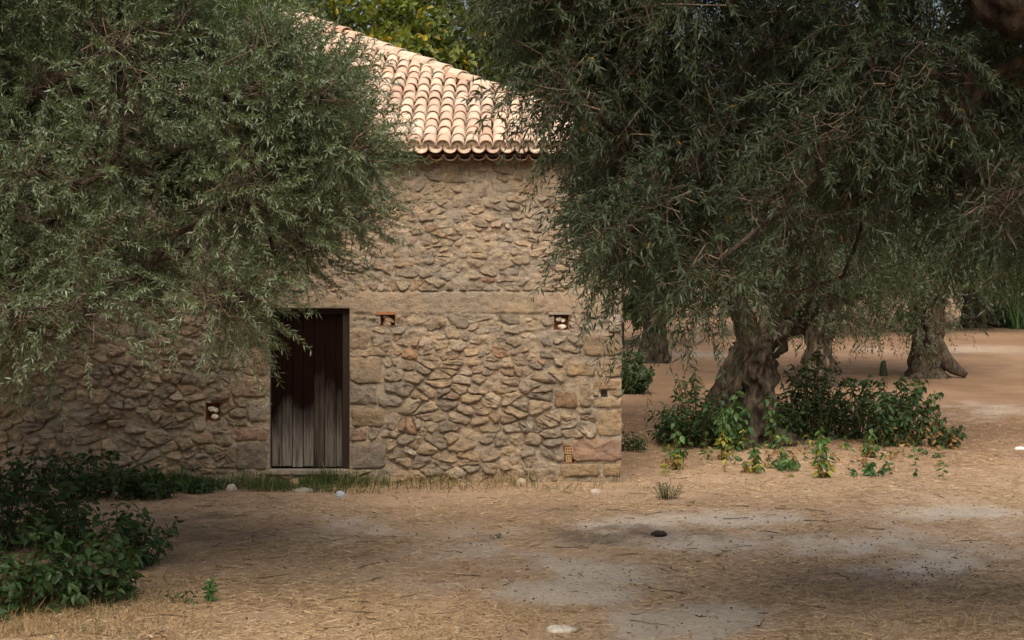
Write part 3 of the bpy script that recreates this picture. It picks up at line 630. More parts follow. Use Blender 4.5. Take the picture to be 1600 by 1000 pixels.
def clumps_in(rg, poly, n, y0, y1, r0, r1, margin, avoid=None):
    xs = [p[0] for p in poly]; ys = [p[1] for p in poly]; out = []; rad = []; tries = 0
    while len(out) < n and tries < n * 200:
        tries += 1; p = (rg.uniform(min(xs), max(xs)), rg.uniform(min(ys), max(ys)))
        if not in_poly(p, poly) or edge_dist(p, poly) < margin: continue
        if avoid and any(math.hypot((p[0] - a[0]) / a[2], (p[1] - a[1]) / a[3]) < 1 for a in avoid): continue
        Y = rg.uniform(y0, y1); c = PX(p[0], p[1], Y); rr = rg.uniform(r0, r1)
        if any(np.linalg.norm(c - o) < .5 * (rr + q) for o, q in zip(out[-60:], rad[-60:])): continue
        out.append(c); rad.append(rr)
    return np.array(out), np.array(rad)

def ball_clumps(rg, c, R, n, r0, r1, cond=None):
    out = []
    while len(out) < n:
        d = nrm(rg.normal(size=3)) * rg.random() ** .45; p = np.asarray(c) + d * np.asarray(R)
        if cond is None or cond(p): out.append(p)
    return np.array(out), rg.uniform(r0, r1, n)
# ------------------------------------------------------------------ the near olive trees
LP = [(420, -60), (500, 30), (560, 70), (600, 150), (630, 210), (605, 260), (625, 320), (600, 400), (520, 425), (465, 455), (452, 520), (430, 575), (370, 555), (300, 520), (240, 530), (170, 540), (110, 570), (40, 590), (-60, 590), (-420, 560), (-420, -420), (380, -420)]
rg = np.random.default_rng(21)
peak = [(500, -30, 170, 105)]
c1, r1 = clumps_in(rg, LP, 215, 9.0, 12.6, .30, .46, 52, peak)
c2, r2 = clumps_in(rg, [(p[0] - 30, p[1] - 10) for p in LP], 95, 12.6, 16.6, .38, .55, 80, peak); c3, r3 = clumps_in(rg, [(290, 40), (420, 20), (530, 80), (600, 160), (625, 235), (570, 290), (290, 290)], 36, 9.2, 11.4, .24, .36, 42, peak)
c4, r4 = clumps_in(rg, [(40, 0), (330, 0), (400, 120), (400, 340), (40, 340)], 30, 11.2, 13.2, .36, .5, 30, peak)
cen = np.vstack([c1, c2, c3, c4]); rad = np.concatenate([r1, r2, r3, r4]); tb = np.array([-5.4, 12.3, 0]); tt_ = tb + np.array([.3, -.1, 2.3])
acc = Acc(); acc.add(*loft([tb + [0, 0, -.2], tb + [.02, 0, .5], tb + [.15, 0, 1.4], tt_ + [0, 0, .2]], [.62, .48, .40, .34], seed=4, flare=.4), BARK)
finish_tree('olive_tree', 'silvery olive tree whose crown hangs before the house wall, over the door', 'tree', tuple(tb), acc, cen, rad, rg, np.array([-4.0, 12, 3.2]), tt_, 44, .34, .20, 34, .050, .0110, np.array([.044, .082, .033]), np.array([.165, .222, .102]), M['olive_leaf'], yel=OL_YEL, py=.0015, r_max=.15, singles=290, fruit=260, upper=((-7.0, 8.2, 6.2), (2.6, 3.0, 1.8), 90))
RP = [(690, -420), (700, 40), (745, 100), (800, 150), (825, 200), (880, 240), (868, 330), (885, 400), (910, 445), (950, 470), (985, 505), (985, 545), (1070, 565), (1140, 570), (1205, 520), (1250, 470), (1330, 455), (1420, 450), (1480, 420), (1950, 420), (1950, -420)]
rg = np.random.default_rng(22)
gap = [(945, 70, 45, 50), (1480, 25, 70, 35)]
c1, r1 = clumps_in(rg, RP, 170, 6.9, 9.6, .24, .38, 75, gap)
c2, r2 = clumps_in(rg, RP, 70, 9.6, 12.5, .34, .48, 95, gap)
c3, r3 = clumps_in(rg, [(760, -80), (800, 60), (870, 130), (915, 250), (920, 400), (1060, 470), (1060, -80)], 48, 7.4, 9.8, .24, .36, 40, gap)
cen = np.vstack([c1, c2, c3]); rad = np.concatenate([r1, r2, r3]); tb = np.array([5.2, 8.6, 0]); tt_ = np.array([4.3, 8.8, 3.0])
acc = Acc(); acc.add(*loft([tb + [0, 0, -.2], tb + [0, 0, .5], tb + [-.3, .1, 1.6], tt_, PX(1640, -30, 9.0), PX(1590, -90, 9.3)], [.75, .55, .46, .40, .27, .2], seed=9, flare=.4), BARK * .8)
acc.add(*loft([tt_ + [0, 0, -.2], [3.3, 7.4, 3.75], PX(1590, 2, 6.75), PX(1535, -25, 6.8), PX(1440, -90, 7.0)], [.3, .19, .135, .10, .06], seed=12, seg=30, rings=70, ridge=.12, knob=.26), BARK * .35)  # limb bark darkened so its backlit silhouette sits in the colour
finish_tree('olive_tree', 'dark drooping olive boughs hanging in front of the house corner and the old trunk', 'tree', tuple(tb), acc, cen, rad, rg, np.array([3.4, 9, 4.2]), tt_, 34, .32, .62, 29, .053, .0112, np.array([.014, .030, .014]), np.array([.056, .082, .037]), M['olive_leaf_shaded'], yel=OL_YEL, py=.003, r_max=.13, singles=290, fruit=60, upper=((3.9, 5.7, 7.4), (3.9, 3.6, 1.7), 105))  # leaf colours darkened to carry this crown's shade

# ------------------------------------------------------------------ the grove behind
rg = np.random.default_rng(31)
# the old olive with the split, hollow trunk
tY = 23.7; G = lambda px, py, dy=0: PX(px, py, tY + dy)
acc = Acc()
acc.add(*loft([G(1192, 704), G(1188, 670), G(1184, 620), G(1183, 575), G(1192, 540), G(1222, 512), G(1252, 485), G(1275, 440), G(1300, 390)], [.44, .30, .255, .26, .28, .24, .21, .18, .14], seg=48, rings=90, seed=3, flare=.45, ridge=.10, knob=.28), BARK * .46)
acc.add(*loft([G(1112, 700, .1), G(1117, 665, .1), G(1128, 620, .05), G(1150, 575), G(1168, 540), G(1163, 505), G(1150, 460), G(1130, 400)], [.28, .20, .17, .18, .20, .17, .14, .11], seg=40, rings=70, seed=6, flare=.5, ridge=.12, knob=.22), BARK * .42)
acc.add(*loft([G(1150, 660, .35), G(1155, 610, .3), G(1165, 560, .2), G(1185, 520, .1)], [.32, .28, .25, .2], seg=20, rings=20, seed=8), BARK * .3)
acc.add(*loft([G(1190, 535), G(1200, 500, -.1), G(1207, 470, -.15), G(1205, 420)], [.14, .12, .11, .09], seg=16, rings=20, seed=15), BARK * .8)
cen, rad = ball_clumps(rg, (5.3, 24.3, 5.0), (3.9, 3.4, 3.0), 120, .45, .7, lambda p: p[0] > 2.1 and p[2] > 2.2 + .5 * abs(p[0] - 5.6) / 3)
ce2, ra2 = clumps_in(rg, [(1190, 330), (1380, 330), (1390, 480), (1300, 480), (1230, 450)], 14, 21.8, 23.4, .4, .6, 18); cen = np.vstack([cen, ce2]); rad = np.concatenate([rad, ra2])
finish_tree('old_olive_tree', 'ancient olive tree with a split gnarled trunk among leafy suckers', 'tree', (3.95, tY, 0), acc, cen, rad, rg, np.array([5, 24.2, 4]), G(1225, 480), 26, .5, .5, 22, .085, .022, OL_DARK * .7, OL_LITE * .7, M['olive_leaf_shaded'], r_max=.2, r_tip=.016)
def grove_tree(name, label, px, py, Y, wid, flare_px, cc_, R, n, seed, lean=0, low=None, npx=24, tint=1., ll=.12, bark=1., trunk_h=2.0):
    rg = np.random.default_rng(seed); b = PX(px, py, Y); s = wid * Y / F / 2; acc = Acc()
    top = b + np.array([lean, 0, trunk_h])
    acc.add(*loft([b + [0, 0, -.25], b + [0, 0, .25], b + [lean * .3, 0, .9], b + [lean * .7, 0, 1.5], top], [s * 1.35, s * 1.1, s * .95, s, s * .9], seg=30, rings=40, seed=seed, flare=.35, ridge=.1, knob=.2), BARK * .78 * bark)
    for sg in (-1, 1): acc.add(*loft([top + [sg * s * .3, 0, -.35], top + [sg * s * .6, 0, .2], top + [sg * (s + .4), .1, .9], top + [sg * (s + .9), .2, 1.9]], [s * .75, s * .62, s * .42, s * .2], seg=16, rings=18, seed=seed + 3), BARK * .78 * bark)
    if flare_px: acc.add(*loft([b + [s * .2, -.1, .9], b + [s * .7, -.15, .45], b + [s * 1.5, -.2, .14], b + [s * 2.4, -.25, -.08]], [s * .7, s * .6, s * .42, s * .2], seg=18, rings=20, seed=seed + 1), BARK * .78 * bark)
    cen, rad = ball_clumps(rg, cc_, R, n, .5, .85, (lambda p: p[2] > low) if low else None)
    return finish_tree(name, label, 'tree', tuple(b), acc, cen, rad, rg, np.asarray(cc_), top, npx, .6, .5, 16, ll, ll * .26, OL_DARK * tint, OL_LITE * tint, M['olive_leaf'], r_max=s * .5, r_tip=.02, branchlets=False)
grove_tree('olive_tree', 'shaded olive crown hanging behind the silvery one, close to the house wall', -170, 815, 14.6, 130, 0, (-6.6, 14.4, 5.9), (3.3, 2.6, 3.0), 150, 40, low=2.7, ll=.105, npx=40)
grove_tree('olive_tree', 'stout mossy olive trunk standing behind the leafy suckers, partly hidden', 1276, 592, 35, 42, 0, (7.8, 35.5, 5.2), (3.8, 3.4, 3.2), 85, 41, low=2.35, bark=1.1)
grove_tree('olive_tree', 'brown olive trunk with a root flaring out over the open grove floor', 1450, 581, 37.7, 46, 1, (10.2, 38, 5.0), (4.3, 3.4, 3.8), 110, 42, low=1.75, tint=1.0, bark=.85)
grove_tree('olive_tree', 'far dark olive trunk at the back of the grove beside the green reeds', 1522, 506, 64, 34, 1, (21, 65, 6.5), (5, 4, 4), 70, 43, low=3.2, npx=20, ll=.18, bark=.6)
grove_tree('olive_tree', 'shaded olive trunk in the gap just past the house corner', 1022, 562, 43, 36, 0, (4.6, 43.5, 6), (4.2, 3.5, 3.2), 70, 44, low=2.7, npx=20, ll=.15, bark=.5)
def broad_tree(name, label, x, y, h, R, n, seed, dark, lite, yel, py, ll, npx=30, cz=None, group=None):
    rg = np.random.default_rng(seed); z0 = float(ground_z(x, y)); b = np.array([x, y, z0]); cz = cz or h * .62; acc = Acc(); top = b + [.2, 0, h * .35]
    acc.add(*loft([b + [0, 0, -.2], b + [0, 0, .5], b + [.1, 0, h * .2], top], [.35, .25, .2, .16], seg=12, rings=12, seed=seed), BARK)
    cen, rad = ball_clumps(rg, (x, y, z0 + cz), (R, R * .9, h - cz), n, .5, .9)
    return finish_tree(name, label, 'tree', tuple(b), acc, cen, rad, rg, np.array([x, y, cz + z0]), top, npx, .6, .3, 9, ll, ll * .62, dark, lite, M['broad_leaf'], kind='broad' if y < 45 else 'olive', yel=yel, py=py, r_tip=.02, branchlets=False, group=group, up=.5)
YG_D = np.array([.055, .095, .022]); YG_L = np.array([.17, .20, .04]); YY_ = np.array([.42, .30, .03])
broad_tree('mulberry_tree', 'yellowing broadleaf tree rising behind the roof peak', -5.6, 33.5, 12.5, 4.2, 95, 51, YG_D, YG_L, YY_, .10, .20)
broad_tree('mulberry_tree', 'green and yellow broadleaf tree behind the right slope of the roof', -1.0, 34.5, 12.5, 4.0, 95, 52, YG_D * .9, YG_L * .9, YY_, .05, .19)
broad_tree('mulberry_tree', 'dark leafy tree behind the roof, left of the peak', -11.5, 35, 12.5, 4.2, 70, 53, YG_D * .9, YG_L * .8, YY_, .03, .22)
BG_D = np.array([.05, .085, .035]); BG_L = np.array([.15, .20, .08])
for n, (x, y, h, R, lab) in enumerate([(3.6, 50, 10.5, 3.6, 'pale green tree far behind the house, seen past its right eave'), (11.5, 56, 13.5, 5, 'tall light green tree far behind the mossy trunk'), (18, 60, 12.5, 5, 'light green tree far behind the trunk with the flaring root'), (26, 62, 14, 5.5, 'tall tree at the far right end of the grove'),
                                    (16, 75, 15, 6, 'tallest hazy tree at the very back of the grove'), (6.5, 72, 13, 5, 'distant tree closing the gap past the house corner')]):
    broad_tree('background_tree', lab, x, y, h, R, 60, 60 + n, BG_D, BG_L, None, 0, .30, 26, cz=h * .52, group='trees closing the back of the grove')

# ------------------------------------------------------------------ shrubs, suckers, weeds
SH_D = np.array([.020, .044, .016]); SH_L = np.array([.046, .092, .028]); SH_Y = np.array([.32, .30, .04])
def shrub(name, label, cat, x, y, h, w_, n_st, K, ll, seed, dark=SH_D, lite=SH_L, yel=None, py=.0, droop=.5, group=None, ratio=.5, low_yellow=False, lean=(0, 0)):
    rg = np.random.default_rng(seed); z0 = float(ground_z(x, y)); base = np.array([x, y, z0]); root = thing(name, label, cat, tuple(base), group)
    ang = rg.uniform(0, 2 * math.pi, n_st); out = rg.random(n_st) ** .6 * w_; t_ = np.linspace(0, 1, 5)[None, :, None]
    b0 = np.stack([np.cos(ang) * out * .45, np.sin(ang) * out * .45, np.zeros(n_st) - .03], 1); hh = h * rg.uniform(.35, 1.15, n_st) * (1 - .35 * (out / max(w_, 1e-3)) ** 2)
    tip = np.stack([np.cos(ang) * out + lean[0], np.sin(ang) * out + lean[1], hh], 1)
    P = b0[:, None] + (tip - b0)[:, None] * t_ + np.array([0, 0, 1.]) * (hh[:, None, None] * .22 * np.sin(t_ * math.pi)) + rg.normal(size=(n_st, 5, 3)) * .02 * h * t_
    b, D, W, n, L, wd = leaves_on(rg, P, K, ll, ll * ratio, 1.15, .9)
    D = nrm(D + np.array([0, 0, -droop])); n = nrm(n - D * (n * D).sum(1, keepdims=True)); W = np.cross(D, n)
    N = len(b); col = leaf_colors(rg, N, np.arange(n_st), K, dark, lite, yel, py, n_st)
    if low_yellow: m_ = (b[:, 2] < h * .6) & (rg.random(N) < .38); col[m_] = np.array([.30, .30, .045]) * rg.uniform(.7, 1.25, (m_.sum(), 1)); m_ = (b[:, 2] < h * .25) & (rg.random(N) < .5); col[m_] = np.array([.36, .20, .06])
    keep = b[:, 2] > .02 * h; v, f = leaf_mesh_arrays(b[keep], D[keep], W[keep], n[keep], L[keep], wd[keep], 'broad')
    v[..., 2] = np.maximum(v[..., 2], .012)
    o = obj('foliage', mesh_np('foliage', v, f, col[keep].repeat(7, 0), False), M['broad_leaf'], root); o['kind'] = 'stuff'
    v, q = tubes(P, np.linspace(.008, .003, 5)[None].repeat(n_st, 0) * (h ** .5), 4); a_ = Acc(); a_.add(v, q, np.array([.10, .085, .04])); obj('stems', a_.mesh('stems'), M['bark'], root)
    return root
def at(px, py, Y=None):
    if Y is None: p = GX(px, py); return p[0], p[1]
    return (px - 800) / F * Y, Y
# around the old trunk
x, y = at(1090, 700, 23.3); shrub('sucker_shrub', 'dark leafy shrub against the left leg of the split trunk', 'shrub', x, y, 1.15, .66, 40, 16, .12, 101)
x, y = at(1268, 690, 24.2); shrub('sucker_shrub', 'tall dense dark shrub right beside the split trunk', 'shrub', x, y, 1.5, .72, 75, 20, .105, 102)
x, y = at(1395, 700, 23.4); shrub('sucker_shrub', 'wide drooping green shrub, last in the row right of the split trunk', 'shrub', x, y, 1.3, .85, 70, 18, .12, 103, lite=SH_L * 1.2, droop=.9)
x, y = at(1478, 700, 23.2); shrub('sucker_shrub', 'low limp shrub trailing from the end of the shrub row', 'shrub', x, y, .5, .42, 22, 10, .13, 104, droop=1.2, yel=np.array([.22, .12, .05]), py=.15)
x, y = at(1150, 690, 22.9); shrub('sucker_shrub', 'bright green suckers climbing the hollow of the split trunk', 'shrub', x, y, 1.0, .30, 16, 12, .17, 105, lite=SH_L * 2.0, dark=SH_D * 2, droop=.9)
x, y = at(1205, 640, 22.95); shrub('sucker_shrub', 'thin leafy shoot hanging across the face of the split trunk', 'shrub', x, y, .95, .22, 8, 9, .14, 106, lite=SH_L * 2.0, dark=SH_D * 2, droop=.9)
x, y = at(985, 610, 33); shrub('sucker_shrub', 'green bush peeping out directly behind the house corner', 'shrub', x, y, 1.0, .6, 50, 16, .16, 107, lite=SH_L * 1.3)
x, y = at(1075, 600, 32); shrub('sucker_shrub', 'thin upright weeds on the bank between house corner and trunk', 'weed', x, y, .7, .45, 14, 9, .11, 108, lite=SH_L * 1.6)
x, y = at(988, 690, 22.8); shrub('sucker_shrub', 'small dark weed in the shade behind the house corner', 'weed', x, y, .32, .35, 22, 9, .08, 109)
spr = [(1060, 733, .56, .10, 'yellow-leaved sprout furthest towards the house in the row'), (1132, 718, .62, .10, 'tall sprout with one big yellow leaf before the left trunk leg'), (1178, 738, .30, .13, 'compact green sprout just before the split trunk'), (1222, 734, .20, .26, 'low straggling sprout with faded leaves before the dense shrub'),
       (1281, 744, .50, .11, 'tall sprout with yellow and withered lower leaves before the dense shrub'), (1358, 716, .36, .14, 'pale yellow-green sprout before the wide drooping shrub'), (1352, 742, .13, .22, 'flattened green sprig lying on the straw before the shrub row')]
for n, (px, py, h, w_, lab) in enumerate(spr):
    x, y = at(px, py); shrub('sprout', lab, 'plant', x, y, h * 1.35, w_ * 1.2, 7 if h > .2 else 9, 9, .12, 120 + n, dark=SH_D * 2, lite=SH_L * 2.2, low_yellow=h > .2, droop=1.0, group='sprouts before the shrub row')
rg = np.random.default_rng(99); a_ = Acc(); st = Acc()
for k_ in range(150):
    px = rg.uniform(1035, 1500); py = rg.normal(712, 16); py = min(max(py, 690), 752); p = GX(px, py); h = rg.uniform(.10, .5) * (1 if rg.random() < .4 else .6); base = np.array([p[0], p[1], float(ground_z(p[0], p[1])) - .01])
    ln = rg.normal(size=2) * .25 * h; t_ = np.linspace(0, 1, 5)[:, None]; P = (base + np.array([ln[0], ln[1], h]) * t_ + rg.normal(size=(5, 3)) * .02 * t_)[None]; K = int(rg.integers(3, 10)); b, D, W, n, L, wd = leaves_on(rg, P, K, .10, .045, 1.1, .8); D = nrm(D + np.array([0, 0, -.8])); n = nrm(n - D * (n * D).sum(1, keepdims=True)); W = np.cross(D, n)
    v, f = leaf_mesh_arrays(b, D, W, n, L, wd, 'broad'); v[..., 2] = np.maximum(v[..., 2], base[2] + .015); x_ = rg.random(); c = SH_L * 1.3 if x_ < .55 else (np.array([.26, .26, .05]) if x_ < .8 else np.array([.30, .18, .08]))
    a_.add(v.reshape(-1, 3), f, (c * rg.uniform(.6, 1.3, (K, 1))).repeat(7, 0)); v, q = tubes(P, np.linspace(.004, .0015, 5)[None], 3); a_.add(v, q, np.array([.22, .16, .08]))
o = obj('undergrowth', a_.mesh('undergrowth', False), M['broad_leaf']); tag(o, 'messy low green and withered undergrowth round the foot of the shrub row', 'undergrowth'); o['kind'] = 'stuff'
for n, (px, Y, h, w_, lab) in enumerate([(1215, 24.0, .75, .5, 'low dark shrub filling the space behind the split trunk'), (1330, 24.3, .95, .55, 'dark shrub wedged between the dense shrub and the wide drooping one'), (1055, 23.9, .7, .45, 'dark low shrub nearest the house in the shrub row')]):
    x, y = at(px, 0, Y); shrub('sucker_shrub', lab, 'shrub', x, y, h, w_, 45, 14, .105, 180 + n)
# lower left corner and the foot of the left wall
for n, (px, py, h, w_, ns, lab) in enumerate([(40, 955, .62, .55, 60, 'big-leaved dark shrub in the bottom corner of the yard'), (135, 945, .60, .50, 60, 'dark green shrub with broad leaves, front one of the corner thicket'), (200, 880, .62, .48, 50, 'shrub at the tip of the corner thicket reaching onto the straw'),
                                         (110, 860, .80, .60, 60, 'tallest shrub in the middle of the corner thicket'), (10, 850, .85, .65, 60, 'shaded shrub at the back of the corner thicket'), (-60, 930, .8, .6, 50, 'shaded shrub at the outer edge of the corner thicket')]):
    x, y = at(px, py); shrub('broadleaf_shrub', lab, 'shrub', x, y, h * .85, w_ * .95, int(ns * .7), 12, .10, 140 + n, group='thicket in the yard corner')
for n, (px, Y, h, w_, lab) in enumerate([(40, 16.6, .8, .8, 'dark weedy shrub at the wall foot, furthest from the door'), (150, 17.0, .75, .7, 'dark weedy shrub at the wall foot in the tree shade'), (225, 17.0, .50, .5, 'weedy shrub at the wall foot under the pale-stone hole'), (300, 17.7, .22, .4, 'low weeds at the wall foot left of the door')]):
    x, y = at(px, 0, Y); shrub('wall_weed', lab, 'shrub', x, y, h * .75, w_, 44, 11, .10, 160 + n, group='weeds at the wall foot')
x, y = at(326, 940); shrub('sprout', 'small bright green upright sprout in the straw near the corner thicket', 'plant', x, y, .19, .05, 9, 9, .055, 170, dark=SH_D * 2.2, lite=SH_L * 2.2)
x, y = at(288, 942); shrub('sprout', 'tiny low sprouts in the straw beside the bright green one', 'plant', x, y, .10, .14, 9, 6, .05, 171, dark=SH_D * 1.6, lite=SH_L * 1.6)
x, y = at(200, 938); shrub('sprout', 'small round-leaved sprout at the edge of the corner thicket', 'plant', x, y, .14, .10, 8, 7, .06, 172, dark=SH_D * 1.6, lite=SH_L * 1.8)
x, y = at(1042, 778); shrub('grey_weed', 'pale grey-green feathery weed on the straw by the house corner', 'weed', x, y, .22, .24, 40, 16, .035, 173, dark=np.array([.12, .13, .07]), lite=np.array([.2, .21, .12]), ratio=.25, droop=-.3)
x, y = at(775, 838); shrub('sprout', 'tiny flat green weed alone on the bare track', 'plant', x, y, .04, .09, 12, 5, .03, 174, dark=SH_D * 1.6, lite=SH_L * 1.6)
x, y = at(650, 300, 17.9)

# ------------------------------------------------------------------ grass, straw, droppings
def blades(rg, x, y, L, wd, lift, col, zoff=.004, curve=.3, thin=False):
    N = len(x); a = rg.uniform(0, 2 * math.pi, N); z = ground_z(x, y) + zoff; el = lift
    D = np.stack([np.cos(a) * np.cos(el), np.sin(a) * np.cos(el), np.sin(el)], 1); S = nrm(np.cross(D, rg.normal(size=(N, 3)) * .4 + np.array([0, 0, 1.]))); b = np.stack([x, y, z], 1)
    m_ = b + D * L[:, None] * .55; t_ = b + D * L[:, None]; t_[:, 2] -= curve * L * np.cos(el) * .35; t_[:, 2] = np.maximum(t_[:, 2], z + .002)
    if thin: v = np.stack([b - S * wd[:, None] / 2, b + S * wd[:, None] / 2, t_], 1); return v.reshape(-1, 3), np.arange(N * 3).reshape(-1, 3), col.repeat(3, 0)
    v = np.stack([b - S * wd[:, None] / 2, b + S * wd[:, None] / 2, m_ + S * wd[:, None] * .4, m_ - S * wd[:, None] * .4, t_], 1)
    f = np.array([[0, 1, 2], [0, 2, 3], [3, 2, 4]]); F_ = (np.arange(N)[:, None, None] * 5 + f[None]).reshape(-1, 3); return v.reshape(-1, 3), F_, col.repeat(5, 0)
rg = np.random.default_rng(77)
def scatter(n, y0, y1, dens):
    t_ = rg.random(n); y = 1 / (1 / y0 + (1 / y1 - 1 / y0) * t_); x = rg.uniform(-.40, .40, n) * y; return tuple(q[rg.random(n) < dens(x, y)] for q in ())  or (x, y)
acc = Acc()
N = 420000; x, y = scatter(N, 8.6, 30, None)
dn = np.clip(1.0 - 1.05 * bare(x, y), .03, 1) * np.clip(.55 + .7 * fbm(x * 1.7, y * 1.2, s=63), .1, 1)
inside = (x < UR + .05) & (y > WY - .05)
k = (rg.random(N) < dn) & ~inside; x = x[k]; y = y[k]; N = len(x); kk = rg.random((N, 1)); cb = (np.array([.62, .49, .33]) * kk + np.array([.31, .20, .12]) * (1 - kk)) * rg.uniform(.65, 1.25, (N, 1))
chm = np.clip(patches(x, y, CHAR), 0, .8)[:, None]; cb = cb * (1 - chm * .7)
acc.add(*blades(rg, x, y, rg.uniform(.02, .10, N) * (1 + y / 30), rg.uniform(.002, .0045, N) * (1 + y / 14), rg.uniform(.0, .5, N) ** 1.5, cb, thin=True))
o = obj('straw', acc.mesh('straw', False), M['dry']); tag(o, 'dry straw and cut grass strewn over the yard', 'straw'); o['kind'] = 'stuff'
acc = Acc()                                     # standing dry stalks, mostly at the bottom edge and by the trees
N = 2600; px = rg.uniform(0, 1600, N); py = np.where(rg.random(N) < .55, rg.uniform(930, 1010, N), rg.uniform(700, 800, N)); Y = EYE * F / (py - 500); x = (px - 800) / F * Y; k = (bare(x, Y) < .3) & ~((x < UR + .05) & (Y > WY - .1)); k &= (noise(x * 1.5, Y * 1.5, s=81) > .0); x, y = x[k], Y[k]; N = len(x)
acc.add(*blades(rg, x, y, rg.uniform(.06, .2, N), rg.uniform(.002, .004, N), rg.uniform(.7, 1.5, N), np.array([.38, .27, .14]) * rg.uniform(.6, 1.2, (N, 1))))
o = obj('dry_stalks', acc.mesh('dry_stalks', False), M['dry']); tag(o, 'thin dry grass stalks standing in the straw', 'grass'); o['kind'] = 'stuff'
acc = Acc()                                     # green grass along the foot of the wall
N = 20000; x = rg.uniform(UL, UR + .3, N); dpt = rg.random(N) ** 1.6; y = WY - .06 - dpt * (1.1 + .5 * noise(x * 1.2, x * 0, s=4)); hgt_ = .13 + .12 * noise(x * 2.1, y * 2, s=85) + .05
left = np.clip((U(640) - x) / 1.0, .0, 1); k = rg.random(N) < (.18 + .82 * left) * np.clip(.6 + noise(x * 1.7, y * 2.5, s=86), .05, 1); x, y, hgt_, left = x[k], y[k], hgt_[k], left[k]; N = len(x)
gr = rg.random((N, 1)) < (.45 + .5 * left[:, None]); cb = np.where(gr, np.array([.055, .085, .025]), np.array([.34, .24, .12])) * rg.uniform(.7, 1.3, (N, 1))
acc.add(*blades(rg, x, y, np.maximum(hgt_, .05) * rg.uniform(.6, 1.5, N), rg.uniform(.004, .008, N), rg.uniform(.5, 1.45, N), cb, curve=.8))
o = obj('wall_grass', acc.mesh('wall_grass', False), M['dry']); tag(o, 'green and dry grass along the foot of the house wall', 'grass'); o['kind'] = 'stuff'
acc = Acc()                                     # grass in the bottom left corner
N = 5000; px = rg.uniform(-40, 330, N); py = rg.uniform(900, 1005, N); k = rg.random(N) < np.clip(1.25 - px / 280, .03, 1); px, py = px[k], py[k]; p = np.array([GX(a_, b_) for a_, b_ in zip(px, py)]); N = len(p)
gr = rg.random((N, 1)) < .5; cb = np.where(gr, np.array([.07, .085, .03]), np.array([.33, .22, .11])) * rg.uniform(.7, 1.2, (N, 1))
acc.add(*blades(rg, p[:, 0], p[:, 1], rg.uniform(.04, .15, N), rg.uniform(.002, .004, N), rg.uniform(.4, 1.4, N), cb, curve=.7))
o = obj('corner_grass', acc.mesh('corner_grass', False), M['dry']); tag(o, 'half green grass in front of the corner thicket', 'grass'); o['kind'] = 'stuff'
acc = Acc(); N = 900                            # dark droppings and pits on the bare ground
px = np.concatenate([rg.normal(1440, 130, 620), rg.uniform(500, 1600, N - 620)]); py = np.concatenate([rg.normal(895, 26, 620), rg.uniform(800, 980, N - 620)]); oct_v = np.array([[1, 0, 0], [-1, 0, 0], [0, 1, 0], [0, -1, 0], [0, 0, 1], [0, 0, -1]], float); oct_f = np.array([[0, 2, 4], [2, 1, 4], [1, 3, 4], [3, 0, 4], [2, 0, 5], [1, 2, 5], [3, 1, 5], [0, 3, 5]])
for a_, b_ in zip(px, py):
    if not 790 < b_ < 1010: continue
    p = GX(a_, b_); s = .003 + .009 * rg.random() ** 2; acc.add(oct_v * np.array([s, s * rg.uniform(.7, 1.3), s * .8]) + [p[0], p[1], float(ground_z(p[0], p[1])) + s * .4], oct_f, np.array([.045, .038, .03]) * rg.uniform(.5, 2.2))
o = obj('droppings', acc.mesh('droppings'), M['plain']); tag(o, 'small dark droppings scattered over the bare track', 'droppings'); o['kind'] = 'stuff'
acc = Acc()
for k_ in range(420):                           # pebbles and clods
    a_ = rg.uniform(0, 1600); b_ = 760 + 240 * rg.random() ** 1.3; p = GX(a_, b_)
    if p[1] > WY - .1 and p[0] < UR + .1: continue
    s = rg.uniform(.006, .018); acc.add(oct_v * np.array([s, s * rg.uniform(.7, 1.4), s * .6]) + [p[0], p[1], float(ground_z(p[0], p[1]))], oct_f, np.array([.36, .31, .25]) * rg.uniform(.5, 1.2))
o = obj('pebbles', acc.mesh('pebbles'), M['plain']); tag(o, 'small pebbles and clods strewn over the yard', 'pebbles'); o['kind'] = 'stuff'
acc = Acc(); N = 9000; x, y = scatter(N, 8.6, 26, None); k = ~((x < UR + .05) & (y > WY - .05)) & (rg.random(N) < np.clip(.55 + .9 * fbm(x * .9, y * .7, s=91), .05, 1)); x, y = x[k], y[k]; N = len(x)
acc.add(*blades(rg, x, y, rg.uniform(.02, .055, N), rg.uniform(.006, .014, N), rg.uniform(0, .35, N), np.array([.13, .085, .05]) * rg.uniform(.4, 1.9, (N, 1)), .008))
o = obj('leaf_litter', acc.mesh('leaf_litter', False), M['dry']); tag(o, 'fallen brown leaves strewn over the straw and the track', 'leaf litter'); o['kind'] = 'stuff'
acc = Acc(); N = 260; x, y = scatter(N, 8.8, 20, None); k = ~((x < UR + .05) & (y > WY - .2)); x, y = x[k], y[k]; N = len(x); an = rg.uniform(0, 6.28, N); L = rg.uniform(.08, .35, N); t_ = np.linspace(-.5, .5, 5)[None, :]
P = np.stack([x[:, None] + np.cos(an)[:, None] * L[:, None] * t_, y[:, None] + np.sin(an)[:, None] * L[:, None] * t_, 0 * t_ + ground_z(x, y)[:, None] + .008], 2) + rg.normal(size=(N, 5, 3)) * np.array([.01, .01, .003])
v, q = tubes(P, np.linspace(.004, .002, 5)[None].repeat(N, 0) * rg.uniform(.6, 1.4, (N, 1)), 4); acc.add(v, q, np.array([.15, .11, .075])); o = obj('fallen_twigs', acc.mesh('fallen_twigs'), M['bark']); tag(o, 'thin fallen twigs lying about the yard', 'twigs'); o['kind'] = 'stuff'
